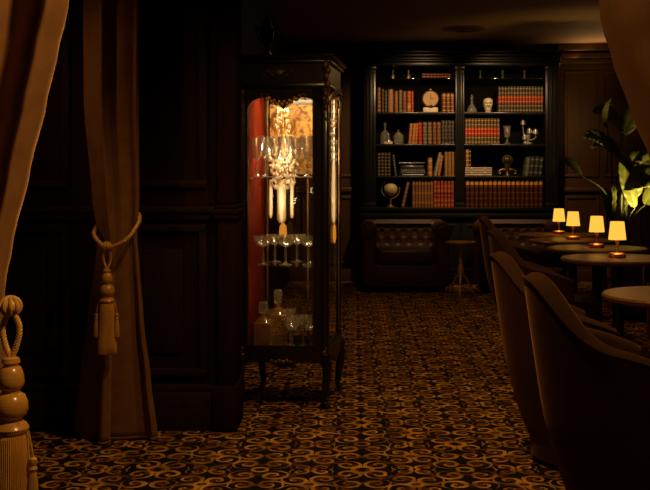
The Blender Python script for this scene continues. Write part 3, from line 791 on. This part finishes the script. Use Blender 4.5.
# second left shelf
one(408.4, 411.6, 123, 2, bookmat((.56,.20,.05), GD), 'leftmost of three orange books leaning right beside the olive jar', 1.7, 'three leaning orange books')
one(411.8, 415.0, 123, 2, bookmat((.62,.23,.05), GD), 'middle of three leaning orange books beside the olive jar', 1.7, 'three leaning orange books')
one(415.2, 417.6, 123, 2, bookmat((.58,.19,.05), GD), 'rightmost leaning orange book, touching the red one', 1.2, 'three leaning orange books')
one(418.4, 422.4, 122, 2, bookmat((.52,.03,.025), (.6,.2,.1)), 'bright red book right of the leaning orange books')
run(422.8, 432.6, 2, 121.6, 2, bookmat((.13,.09,.05), (.40,.30,.16), pattern=1), 'grey-brown ornamented book', 'right of the red book', 'ornamented grey-brown books')
run(432.8, 441.6, 2, 121.6, 2, bookmat((.15,.055,.02), (.40,.20,.07), pattern=1), 'brown ornamented book', 'in the middle of the decanter shelf', 'ornamented brown books')
run(442, 455, 4, 119.8, 2, bookmat((.035,.028,.022), (.22,.18,.13), pattern=1), 'dark grey ornamented book', 'at the right end of the decanter shelf', 'ornamented dark grey books')
# third left shelf
run(377.4, 391, 4, 152.2, 3, bookmat((.055,.04,.028), (.42,.34,.16), bands=7), 'black gilt-dotted book', 'at the left end of the typewriter shelf', 'black gilt books')
one(395, 397.2, 154.5, 3, bookmat((.07,.06,.05), (.5,.42,.25), bands=9), 'thin black gilt book leaning left beside the typewriter', -2.6)
one(428.2, 432.8, 157.7, 3, bookmat((.52,.22,.06), (.62,.38,.14), bands=3), 'short orange book right of the typewriter')
one(434.2, 437.4, 152.5, 3, bookmat((.40,.33,.20), (.2,.16,.1)), 'pale tan book leaning right, right of the short orange book', 5.2)
one(437.9, 440.6, 155, 3, bookmat((.52,.15,.05), GD), 'orange-red book leaning right against the thick tan volumes', 3.6)
run(445, 455.2, 3, 151.6, 3, bookmat((.38,.20,.06), (.26,.13,.04), bands=4), 'thick tan volume', 'at the right end of the typewriter shelf', 'thick tan volumes')
# bottom left shelf
one(401.6, 404.6, 182, 4, bookmat((.34,.12,.05), (.5,.25,.1)), 'thin brown book leaning right beside the globe', 5.6)
run(412.4, 433.6, 7, 179, 4, [bookmat((.30,.13,.045), (.42,.2,.07), bands=3), bookmat((.26,.11,.04), (.38,.18,.06), bands=3)], 'plain brown volume', 'on the globe shelf', 'plain brown volumes')
run(433.8, 454.8, 6, 179, 4, bookmat((.42,.075,.03), (.50,.24,.08), (.20,.02,.015), (.34,.52), 6), 'red volume with dark middle band', 'on the globe shelf', 'red banded volumes')
# upper right shelf
run(498.8, 544.4, 15, 86, 1, bookmat((.12,.095,.06), (.48,.32,.13), (.50,.045,.015), (.36,.64), 6), 'grey volume with red middle label', 'on the upper right shelf', 'grey and red volumes, upper right')
run(465.3, 500.6, 11, 118, 2, bookmat((.17,.115,.05), (.55,.36,.13), (.52,.035,.015), (.34,.64), 6), 'gilt and red volume', 'in the row beside the glass goblet', 'gilt and red volumes beside the goblet')
# third right shelf: stack
for k in range(4):
    w = (174.8-166)/4/SC; z = SH[3]+w*(k+.5)
    lab = ('lowest', 'second lowest', 'third lowest', 'topmost')[k]+' pale book lying in the stack in the right bay'
    book(w*.96, bx(492.4)-bx(465.6), bookmat((.50,.42,.32), (.34,.24,.14), bands=2) if k % 2 == 0 else bookmat((.42,.31,.22), (.55,.46,.33), bands=2), lab, (bx(465.6), BY-.01, z), group='stack of lying pale books', flat=True)
zs = SH[3]+(174.8-166)/SC
for a, b, c, lab in ((466.2, 469.6, (.40,.17,.05), 'tan book standing on the lying stack, at the left'), (470, 471.6, (.08,.05,.04), 'thin dark book standing on the lying stack beside the tan one')):
    book((bx(b)-bx(a)), bz(149)-zs, bookmat(c, GD, bands=4), lab, ((bx(a)+bx(b))/2, BY+.01, zs+.001))
for k, (a, tp, c, lab) in enumerate(((525.6, 157, (.15,.17,.08), 'green book leaning right, first of the dark group beside the gilt orb'), (530, 156.2, (.05,.05,.055), 'dark book leaning right, second of the dark group beside the gilt orb'),
                            (534.6, 156.2, (.055,.055,.06), 'dark book leaning right, third of the dark group beside the gilt orb'), (539, 157, (.045,.05,.055), 'dark book leaning right, last of the dark group beside the gilt orb'))):
    one(a, a+4.0, tp, 3, bookmat(c, (.2,.2,.17), bands=3), lab, 2.0, 'leaning dark books')
run(465.8, 544, 17, 178, 4, bookmat((.075,.020,.009), (.17,.065,.02), (.62,.30,.06), (.76,.87), 5), 'dark brown volume with gilt label', 'on the bottom right shelf', 'dark brown volumes on the bottom right shelf')

# things on the shelves
def bell(px, lab):
    b_ = thing('hand_bell', lab, 'bell', (bx(px), 11.68, SH[0]), 0, 'small brass bells')
    MB().lathe([(.026,0),(.027,.005),(.022,.02),(.019,.04),(.012,.052),(.004,.055)], seg=20).build('bell_body', M['brass'], b_)
    MB().lathe([(.005,.053),(.009,.062),(.007,.072),(.012,.085),(.012,.10),(.004,.108)], seg=12).build('handle', M['silver'], b_)
bell(393.5, 'small brass hand bell on the top left shelf, left one of the pair'); bell(409.4, 'small brass hand bell on the top left shelf, nearer the lying books')
ck = thing('mantel_clock', 'round cream-faced clock on a cream plinth on the upper left shelf', 'clock', (bx(431), BY+.02, SH[1]))
h = bz(98.5)-SH[1]; rot = Matrix.Rotation(PI/2, 3, 'X')
MB().box(-.083, .083, -.03, .05, 0, .055, .008).build('plinth', M['cream'], ck)
MB().lathe([(.0,-.03),(.092,-.03),(.10,-.02),(.10,.015),(.094,.026),(.086,.03)], (0,.01,h), 40, rot=rot).build('case', M['dullgilt'], ck)
fc = MB().lathe([(0,.0),(.083,.0),(.083,.006),(0,.008)], (0,-.018,h), 40, rot=rot).build('dial', M['dial'], ck)
MB().box(-.003, .003, -.03, -.027, h, h+.06, 0).box(0, .045, -.03, -.027, h-.003, h+.003, 0).build('hands', M['iron'], fc)
MB().ball((0,.01,h+.105), .014, 12).lathe([(.006,.0),(.006,.014)], (0,.01,h+.095), 10).build('finial', M['brass'], ck)
MB().ball((0,-.032,h-.085), .018, 12, (1.6,.5,1)).build('bow', M['bronze'], ck)
decanter(385, BY+.11, SH[2], 'tall smoky glass decanter with long neck on the second left shelf', .26, .056, 'smoke', False)
jar = thing('glass_jar', 'olive glass jar with lid on the second left shelf, beside the decanters', 'jar', (bx(398.8), BY+.04, SH[2]))
MB().lathe([(.050,0),(.056,.008),(.057,.095),(.052,.108),(.034,.115)], seg=24).build('jar_body', M['olive'], jar)
MB().lathe([(.034,.113),(.034,.122),(.02,.135),(.006,.14),(.011,.152),(.003,.165)], seg=20).build('lid', M['olive'], jar)
ink = thing('inkwell', 'white cone-topped inkwell on a square base before the smoky decanter', 'inkwell', (bx(388.5), BY-.015, SH[2]))
MB().box(-.046, .046, -.025, .03, 0, .028, .006).build('base', M['cream'], ink)
MB().lathe([(.036,.028),(.03,.045),(.012,.058),(.008,.09),(.011,.10),(.003,.118)], seg=20).build('well', M['silver'], ink)
tw = thing('typewriter', 'small black typewriter with grey keys on the third left shelf', 'typewriter', (bx(413), BY+.05, SH[3]))
MB().box(-.15, .15, -.07, .10, 0, .045, .010).box(-.14, .14, .02, .11, .045, .12, .014).build('body', M['iron'], tw)
MB().tube([(-.15,.06,.145), (.15,.06,.145)], .017, 14).build('roller', M['iron'], tw)
for r in range(4):
    for k in range(11):
        MB().lathe([(.008,0),(.009,.004),(.007,.006)], (-.125+k*.025+.005*(r % 2), -.058+.021*r, .046+.008*r), 8).build('key', M['keys'], tw)
MB().box(-.12, .12, -.082, -.068, .006, .02, .003).build('space_bar', M['keys'], tw)
gb = thing('desk_globe', 'pale desk globe in a brass ring on the bottom left shelf', 'globe', (bx(391), BY+.05, SH[4]))
h = bz(189.4)-SH[4]
MB().ball((0,0,h), .078, 32).build('globe_ball', M['globe'], gb)
MB().tube([(.102*sin(a)-.0, 0, h-.102*cos(a)) for a in [(-2.6+q*4.6/30) for q in range(31)]], .006, 8).build('meridian_ring', M['brass'], gb)
MB().lathe([(.045,0),(.045,.01),(.02,.016),(.008,.03),(.008,h-.1)], seg=24).build('stand', M['brass'], gb)
for px, lab in ((482.4,'glass candlestick on the top right shelf, left of three'), (505,'glass candlestick on the top right shelf, middle of three'), (527.2,'glass candlestick on the top right shelf, right of three')):
    c_ = thing('candlestick', lab, 'candlestick', (bx(px), 11.69, SH[0]), 0, 'three glass candlesticks')
    MB().lathe([(.024,0),(.024,.006),(.010,.014),(.008,.05),(.012,.06),(.007,.07)], seg=16).build('stem', M['smoke'], c_)
    MB().lathe([(.008,.07),(.016,.078),(.018,.10),(.014,.107)], seg=16).build('cup', M['smoke'], c_)
sd = thing('decanter', 'wide-based clear glass decanter at the left of the upper right shelf', 'decanter', (bx(473), BY+.05, SH[1]))
MB().lathe([(.055,0),(.058,.01),(.05,.04),(.03,.075),(.014,.10),(.013,.14),(.02,.145)], seg=24).build('bottle', M['smoke'], sd)
MB().lathe([(.009,.135),(.010,.15),(.018,.165),(.016,.19),(.004,.205)], seg=12).build('stopper', M['crystal'], sd)
# carved head
hd = thing('sculpted_head', 'small cream sculpted head on the upper right shelf', 'sculpture', (bx(489), BY+.03, SH[1]))
def headf(u, v):
    a = 2*PI*u; z = v*.165
    prof = [(.0,.030),(.12,.036),(.3,.043),(.5,.055),(.7,.060),(.88,.052),(.96,.034),(1,.002)]
    for p, q in zip(prof, prof[1:]):
        if v <= q[0]: r = p[1]+(q[1]-p[1])*(v-p[0])/(q[0]-p[0]); break
    x, y = r*.92*cos(a), r*1.1*sin(a)
    f = max(0, -sin(a))
    d = 0
    d += .022*math.exp(-((v-.45)/.07)**2)*math.exp(-(x/.010)**2)          # nose
    d -= .016*math.exp(-((v-.57)/.05)**2)*math.exp(-((abs(x)-.024)/.011)**2)   # eye sockets
    d += .008*math.exp(-((v-.66)/.04)**2)*math.exp(-(x/.04)**2)           # brow
    d += .008*math.exp(-((v-.29)/.025)**2)*math.exp(-(x/.018)**2)          # lips
    d -= .006*math.exp(-((v-.25)/.02)**2)*math.exp(-(x/.02)**2)
    d += .010*math.exp(-((v-.17)/.05)**2)*math.exp(-(x/.02)**2)          # chin
    return (x, y-d*(f > .2), z)
t = MB().grid(headf, 64, 60, True); t.bm.faces.new([r[0] for r in t.V][::-1]); t.build('head', M['cream'], hd)
hp = MB()
hp.box(-.03, .03, -.03, .03, -.0, .004); hp.build('base', M['cream'], hd)
gg = thing('glass_goblet', 'large clear glass goblet standing right of the gilt and red volumes', 'glass', (bx(508.2), BY+.02, SH[2]))
MB().lathe([(.042,0),(.042,.008),(.018,.02),(.012,.035)], seg=24).build('foot', M['crystal'], gg)
MB().lathe([(.011,.033),(.016,.045),(.010,.058),(.012,.066)], seg=16).build('stem', M['crystal'], gg)
MB().shell([(.008,.066),(.03,.08),(.036,.12),(.040,.185),(.054,.205),(.052,.206),(.037,.184),(.033,.12),(.026,.084),(.002,.072)], seg=28).build('bowl', M['crystal'], gg)
cd = thing('silver_candelabrum', 'branched silver candelabrum on the second right shelf', 'candelabrum', (bx(529), BY+.03, SH[2]))
MB().lathe([(.06,0),(.06,.012),(.03,.022),(.012,.035),(.010,.09),(.02,.10),(.008,.115)], seg=24).build('base', M['silver'], cd)
for dx, z, r in ((-.055,.24,.030), (.018,.145,.034), (.085,.135,.034), (-.035,.075,.034)):
    t = MB().tube(smooth([(0,0,.05), (dx*.6,-.01,.05), (dx,-.015,z-.06), (dx,-.015,z-.02)]), .009, 8)
    t.lathe([(.008,z-.03),(r,z-.02),(r*.9,z+.01),(r*.4,z+.022)], (dx,-.015,0), 16); t.ball((dx,-.015,z+.012), r*.8, 12); t.build('arm', M['silver'], cd)
ob = thing('gilt_orb', 'dark latticed orb on a scrolled gilt stand on the third right shelf', 'ornament', (bx(508.5), BY+.03, SH[3]))
h = bz(160)-SH[3]
t = MB().ball((0,0,h), .054, 24)
t.build('orb', M['bronze'], ob)
t = MB()
for k in range(6): t.tube([(.057*cos(a)*cos(k*PI/6), .057*cos(a)*sin(k*PI/6), h+.057*sin(a)) for a in [q*2*PI/24 for q in range(24)]], .004, 5, True)
t.build('lattice', M['dullgilt'], ob)
t = MB().lathe([(.045,0),(.045,.014),(.02,.024),(.016,.05),(.03,.07),(.036,h-.04)], seg=20)
for sg in (-1, 1): t.tube(smooth([(0,-.01,.05), (sg*.04,-.012,.075), (sg*.085,-.012,.06), (sg*.095,-.012,.035), (sg*.075,-.012,.03)]), .010, 8)
t.build('stand', M['gilt'], ob)

# ------------------------------------------------------------------ chesterfield armchairs
def chesterfield(label):
    s = thing('chesterfield_armchair', label, 'armchair', group='leather armchairs under the bookcase')
    Wd, D = .46, .73   # half width, depth; front at y=0, back at y=D
    for sx in (-1, 1):
        for y in (.06, D-.06): MB().lathe([(.018,0),(.026,.02),(.022,.045),(.034,.062)], (sx*(Wd-.08), y, 0), 14).build('foot', M['ebony'], s)
    MB().box(-Wd+.03, Wd-.03, .02, D-.02, .06, .30, .02).build('seat_base', M['leather'], s)
    MB().box(-Wd+.17, Wd-.17, -.015, D-.2, .30, .46, .045, seg=4).build('seat_cushion', M['leather'], s)
    for sx in (-1, 1):
        t = MB(); cxx = sx*(Wd-.085)
        t.box(cxx-.07, cxx+.07, .0, D-.05, .065, .64, .03, seg=3)
        t.tube([(cxx+sx*.01, -.015, .645), (cxx+sx*.01, .0, .645), (cxx+sx*.01, D-.1, .645)], [.078,.088,.088], 22)
        a_ = t.build('arm', M['leather'], s)
        t = MB().lathe([(0,0),(.06,0),(.066,.006),(.05,.012),(0,.014)], (cxx+sx*.01, -.012, .645), 24, rot=Matrix.Rotation(PI/2, 3, 'X')); t.build('arm_facing', M['leather'], a_)
    bw = Wd-.16; nb = 5; rows = 3
    def f(u, v):
        x = -bw+2*bw*u; zt = .44+.30*v; d = 0
        for r in range(rows):
            for k in range(nb+1):
                bxx = -bw+2*bw*(k+(.5 if r % 2 else 0))/nb; bzz = .50+.085*r
                d -= .05*math.exp(-math.hypot(x-bxx, zt-bzz)/.03)
                if True:
                    for sg in (-1, 1):
                        pass
        y = D-.2+d*-1-.02+.0*x
        if v > .85: y = D-.2-.02+(v-.85)*.3
        return (x, y, zt)
    t = MB().grid(f, 90, 50)
    t.box(-bw, bw, D-.19, D-.04, .06, .70, .01)
    t.tube([(-Wd+.05, D-.11, .655), (Wd-.05, D-.11, .655)], .085, 22)
    b_ = t.build('backrest', M['leather'], s, sharp=60)
    for r in range(rows):
        for k in range(nb+1):
            xx = -bw+2*bw*(k+(.5 if r % 2 else 0))/nb
            if abs(xx) < bw-.02: MB().ball((xx, D-.18, .50+.085*r), .012, 8, (1,.6,1)).build('button', M['leather'], b_)
    return remember(s)
s0 = chesterfield('tufted brown leather armchair below the globe shelf, left of the gilt side table'); s0.location = (.54, 10.62, 0)
dup(s0, (1.76, 10.62, 0), 0, 'tufted brown leather armchair right of the gilt side table, half hidden by velvet chairs')
# gilt side table
st = thing('side_table', 'small round gilt pedestal side table between the leather armchairs', 'table', (1.07, 10.32, 0))
MB().lathe([(.0,.535),(.145,.535),(.155,.542),(.155,.552),(.148,.556),(0,.556)], seg=40).build('table_top', M['gilded'], st)
MB().lathe([(.05,.535),(.03,.525),(.014,.50),(.022,.44),(.03,.38),(.018,.34),(.026,.31),(.034,.27),(.028,.20),(.012,.18)], seg=20).build('pedestal', M['gilded'], st)
for k in range(3):
    a = -1.75+k*2*PI/3; d = Vector((cos(a), sin(a), 0))
    MB().tube(smooth([d*.02+Vector((0,0,.22)), d*.07+Vector((0,0,.17)), d*.11+Vector((0,0,.08)), d*.15+Vector((0,0,.016)), d*.17+Vector((0,0,.012))]), [.014-.0004*q for q in range(33)], 10).build('leg', M['gilded'], st)

# ------------------------------------------------------------------ velvet tub chairs
def tubchair():
    c = thing('tub_chair', '', 'chair', group='brown velvet tub chairs')
    PH = math.radians(94)
    def rim(ph): return .655+.225*math.exp(-(abs(ph)/.68)**2.7)-.16*max(0, abs(ph)-1.1)**1.5
    def outer(ph, z):
        k = max(0, (z-.10)/.76); tp = .88+.12*min(1, z/.4)
        lean = .14*k**.72*max(0, cos(ph))**.8
        return (-.30*tp*cos(ph)-lean, .315*tp*sin(ph))
    def shellf(u, v):
        ph = -PH+2*PH*u; zr = rim(ph); T = .08
        # v: 0..0.5 outer from bottom to rim; .5-.62 over the rim; .62-1 inner down to seat
        if v <= .5: z = .025+(zr-.03-.025)*(v/.5); x, y = outer(ph, z); return (x, y, z)
        if v <= .66:
            a = PI*(v-.5)/.16; x, y = outer(ph, zr-.03); n = Vector((-cos(ph)/.30, sin(ph)/.315)); n.normalize()
            s = T/2*(1-cos(a)); return (x-n.x*s, y-n.y*s, zr-.03+.034*sin(a))
        k = (v-.66)/.34; z = (zr-.03)+(.34-(zr-.03))*k; x, y = outer(ph, z); n = Vector((-cos(ph)/.30, sin(ph)/.315)); n.normalize()
        th = T+.035*sin(PI*min(1, k*1.1))
        return (x-n.x*th, y-n.y*th, z)
    t = MB().grid(shellf, 72, 44)
    V = t.V
    for row in (V[0], V[-1]):
        t.bm.faces.new(row)
    t.build('back_shell', M['velvet_c'], c, sharp=70)
    t = MB(); P = []
    for q in range(61):
        ph = -PH+2*PH*q/60; zr = rim(ph)-.012; x, y = outer(ph, rim(ph)-.03); P.append((x-.0*cos(ph), y, zr))
    t.tube(P, .006, 6); t.build('piping', M['velvet_c'], c)
    def ell(sx, sy, off, n=40): return [(off+sx*(abs(cos(a))**.8)*(1 if cos(a) > 0 else -1), sy*(abs(sin(a))**.8)*(1 if sin(a) > 0 else -1)) for a in [2*PI*k/n for k in range(n)]]
    MB().prism(ell(.235, .235, .0), .34, .46, .035).build('seat_cushion', M['velvet_c'], c)
    MB().prism(ell(.24, .25, -.01), .07, .34, .02).build('seat_base', M['velvet_c'], c)
    for sx in (-1, 1):
        for sy in (-1, 1): MB().lathe([(.012,0),(.018,.03),(.022,.075)], (sx*.14-.02, sy*.16, 0), 10).build('leg', M['ebony'], c)
    return remember(c)
t0 = tubchair()
chairs = [(1.005,3.42,.0,'nearest brown velvet tub chair, in front of the one at the bare table'), (1.022,4.38,.0,'brown velvet tub chair pulled up to the bare table, behind the nearest chair'),
          (1.265,6.33,.0,'brown velvet tub chair tucked under the table with the nearest glowing lamp'), (1.45,8.35,.0,'farthest aisle-side brown velvet tub chair, below the armchair and bookcase'),
          (2.27,7.12,PI,'brown velvet tub chair facing the aisle across the second nearest lamp table'), (2.40,8.75,PI,'brown velvet tub chair facing the aisle at the farthest lamp table')]
for i, (x, y, rz, lab) in enumerate(chairs):
    o = t0 if i == 0 else dup(t0)
    o.location = (x, y, 0); o.rotation_euler = (0, 0, rz); o['label'] = lab

# ------------------------------------------------------------------ tables and lamps
TZ = .72
def rtable():
    t_ = thing('round_table', '', 'table', group='round lamp tables')
    MB().lathe([(.0,TZ-.03),(.31,TZ-.03),(.335,TZ-.02),(.338,TZ-.008),(.33,TZ),(0,TZ)], seg=64).build('table_top', M['tabletop'], t_)
    MB().lathe([(.06,TZ-.03),(.035,TZ-.06),(.032,.10),(.05,.05)], seg=24).build('pedestal', M['ebony'], t_)
    MB().lathe([(.15,0),(.15,.014),(.12,.024),(.05,.05)], seg=40).build('foot', M['ebony'], t_)
    return remember(t_)
r0 = rtable()
TB = [(1.36,4.22,'nearest round dark table, bare, cut by the right edge'), (1.575,6.14,'round dark table carrying the nearest lamp'), (1.655,7.01,'round dark table carrying the second nearest lamp'),
      (1.68,7.91,'round dark table carrying the third nearest lamp'), (1.725,8.67,'farthest round dark table, carrying the farthest lamp')]
for i, (x, y, lab) in enumerate(TB):
    o = r0 if i == 0 else dup(r0); o.location = (x, y, 0); o['label'] = lab
def lamp():
    l = thing('table_lamp', '', 'lamp', group='cordless table lamps')
    MB().lathe([(.048,0),(.052,.004),(.052,.022),(.046,.027),(.012,.030)], seg=32).build('base', M['copper'], l)
    MB().lathe([(.012,.028),(.006,.036),(.0055,.07),(.011,.085),(.013,.10),(.006,.105)], seg=16).build('stem', M['copper'], l)
    def f(u, v): 
        a = 2*PI*u; r = (.0515+(.040-.0515)*v); return (r*cos(a), r*sin(a), .106+.108*v)
    MB().grid(f, 72, 12, True).build('lamp_shade', M['shade'], l, thick=.0015)
    MB().lathe([(.010,.098),(.014,.102),(.012,.112),(.004,.116)], seg=20).tube([(.051*cos(a*PI/16),.051*sin(a*PI/16),.106) for a in range(32)], .0014, 6, True).tube([(-.051,0,.106),(.051,0,.106)], .0012, 6).tube([(0,-.051,.106),(0,.051,.106)], .0012, 6).build('shade_holder', M['brass'], l)
    return remember(l)
l0 = lamp()
LP = [(1.572,6.15,'nearest glowing yellow table lamp on a copper base'), (1.652,7.01,'second nearest glowing yellow table lamp'), (1.683,7.91,'third nearest glowing yellow table lamp, right of the farthest one'), (1.725,8.67,'farthest glowing yellow table lamp, nearest the bookcase')]
for i, (x, y, lab) in enumerate(LP):
    o = l0 if i == 0 else dup(l0); o.location = (x, y, TZ); o['label'] = lab

# ------------------------------------------------------------------ plant
PY = 9.9
pl = thing('potted_plant', 'tall leafy green plant, lit from below, between bookcase and curtain', 'plant', (X(622,PY), PY, 0))
po = Vector(pl.location)
MB().lathe([(.13,0),(.17,.03),(.20,.34),(.215,.36),(.215,.40),(.195,.40),(.19,.36)], seg=36).build('pot', M['pot'], pl)
MB().lathe([(0,.35),(.19,.35),(.19,.37),(0,.385)], seg=24).build('soil', M['soil'], pl)
def leaf(base, mid, tip, wd, twist, roll=.35):
    """stem from the pot to base, blade base->tip sagging through mid"""
    b0, m0, t0_ = (Vector(q)-po for q in (base, mid, tip))
    foot = Vector((random.uniform(-.07,.07), random.uniform(-.07,.07), .36))
    h1 = foot.lerp(b0, .6); h1.z = foot.z+(b0.z-foot.z)*.75; h1.x = foot.x+(b0.x-foot.x)*.35
    sm = MB().tube(smooth([foot, h1, b0], 10), [.013-.0004*k for k in range(21)], 8).build('stem', M['stem'], pl)
    def f(u, v):
        p = b0*(1-v)**2+2*m0*v*(1-v)+t0_*v*v; d = ((m0-b0)*(1-v)+(t0_-m0)*v).normalized()
        side = d.cross(Vector((sin(twist), -cos(twist), .35))); side.normalize(); up = side.cross(d)
        w = wd*(sin(PI*min(1, v**.72)))**.75*(1 if v < 1 else 0); s = 2*u-1
        rib = .006*sin(v*38-abs(s)*6)*abs(s)
        return p+side*s*w+up*(abs(s)*w*roll-.12*w*s*s*2+rib)
    MB().grid(f, 17, 26).build('leaf', M['leaf'], sm, thick=.002, sharp=80)
def P(px, py, dy=0): return W(px, py, PY+dy)
for a in [((622,158),(604,132),(590,148),.07,.2,0), ((612,150),(596,128),(583,138),.07,.5,-.1), ((607,128),(600,112),(612,98),.035,.3,0), ((625,132),(610,104),(592,112),.10,.6,.3), ((622,136),(636,104),(640,122),.10,-.3,.3),
          ((582,176),(570,158),(560,160),.055,.5,-.1), ((622,176),(640,148),(646,155),.075,-.3,-.1), ((622,190),(650,160),(668,196),.12,-.5,-.2), ((630,200),(640,176),(626,168),.09,.0,-.1),
          ((635,208),(626,180),(619,162),.075,.1,-.15), ((614,222),(612,200),(618,176),.055,.9,0), ((616,226),(604,198),(606,188),.06,.3,.1), ((645,205),(660,180),(676,200),.10,-.4,0), ((632,172),(652,150),(662,168),.08,-.2,.1)]:
    (b_, m_, t_, w_, tw_, dy) = a
    leaf(P(*b_, dy), P(*m_, dy-.06), P(*t_, dy-.1), w_, tw_)

# ------------------------------------------------------------------ light
WARM = (1.0, .54, .18)
def light(kind, name, loc, energy, col=WARM, size=.1, target=None, angle=60, blend=.6, sy=None):
    l = bpy.data.lights.new(name, kind); l.energy = energy; l.color = col
    if kind == 'AREA':
        l.size = size
        if sy: l.shape = 'RECTANGLE'; l.size_y = sy
    else: l.shadow_soft_size = size
    if kind == 'SPOT': l.spot_size = math.radians(angle); l.spot_blend = blend
    o = bpy.data.objects.new(name, l); COL.objects.link(o); o.location = loc
    if target is not None: o.rotation_euler = (Vector(target)-Vector(loc)).to_track_quat('-Z', 'Y').to_euler()
    return o
for x, y, e in ((.25,4.1,32), (.25,6.2,23), (.3,8.6,34), (.05,3.4,58)):
    light('SPOT', 'aisle_downlight', (x, y, CEIL-.03), e, WARM, .05, (x, y, 0), 115, .8)
for x in (.70, 1.70):
    light('SPOT', 'bookcase_downlight', (x, 10.2, CEIL-.03), 85, (1,.62,.29), .05, (x, 11.6, 1.4), 80, .9)
for x, y in ((1.5,4.3), (1.6,6.3), (1.7,8.2)):
    light('SPOT', 'table_downlight', (x, y, CEIL-.03), 20, (1,.52,.15), .05, (x, y, 0), 60, .8)
light('SPOT', 'foyer_spot', (.45, 1.45, 2.45), 85, (1,.55,.20), .06, (-.85, 2.2, 1.2), 46, .8)
light('SPOT', 'foyer_spot', (-.45, 1.75, 2.45), 22, (1,.55,.20), .06, (.6, 2.2, 1.45), 44, .8)
light('SPOT', 'foyer_spot', (.35, 2.3, 2.5), 34, WARM, .08, (-.32, 5.3, 1.25), 26, .7)  # added spot to bring up the cabinet front and its gilt
light('SPOT', 'plant_uplight', (X(652,9.5), 9.5, .75), 45, (1,.66,.18), .05, (X(632,9.9), 10.0, 1.6), 95, .8)
light('AREA', 'cove_light', (2.9, 11.55, 2.50), 3, WARM, .9, (2.6, 11.0, 2.8), sy=.05)
for x, y, lab in LP:
    light('POINT', 'lamp_glow', (x, y, TZ+.15), 1.1, (1,.52,.13), .015)
light('SPOT', 'side_room_light', (-2.0, 3.5, 2.2), 16, (1,.48,.14), .05, (-1.17, 4.62, 1.5), 46, 1.0)
# vitrine lamps and added fill points
light('AREA', 'vitrine_strip', (X(292,5.66), 5.62, ZT-.02), 1.6, (1,.66,.30), .26, (X(288,5.8), 5.85, 1.0), sy=.03)
light('POINT', 'chandelier_fill', (cx, 5.585, 1.34), 2.0, (1,.70,.38), .02)  # unseen point added in front of the chandelier to brighten its drops
light('POINT', 'chandelier_fill', (cx+.02, 5.60, 1.06), .4, (1,.70,.38), .02)  # another added point, lower down before the rods
light('POINT', 'vitrine_lining_light', (-.44, 5.52, 1.60), .15, (1,.65,.32), .02)
light('POINT', 'vitrine_shelf_fill', (-.30, 5.45, 1.12), .28, (1,.66,.30), .02)  # added fill for the glasses on the middle shelf, no lamp fitted here
light('POINT', 'vitrine_shelf_fill', (-.30, 5.45, .68), .5, (1,.60,.24), .02)  # added fill that lifts the decanters on the cabinet floor
w = bpy.data.worlds.new('world'); S.world = w; w.use_nodes = True
w.node_tree.nodes['Background'].inputs[0].default_value = (1,.52,.18,1); w.node_tree.nodes['Background'].inputs[1].default_value = .015

# ------------------------------------------------------------------ render look
S.view_settings.view_transform = 'Standard'; S.view_settings.look = 'None'; S.view_settings.exposure = 0; S.view_settings.gamma = 1
S.view_settings.use_curve_mapping = False
S.cycles.use_denoising = True; S.cycles.max_bounces = 10; S.cycles.transparent_max_bounces = 24; S.cycles.transmission_bounces = 8
S.cycles.sample_clamp_indirect = 3.0; S.cycles.caustics_refractive = False
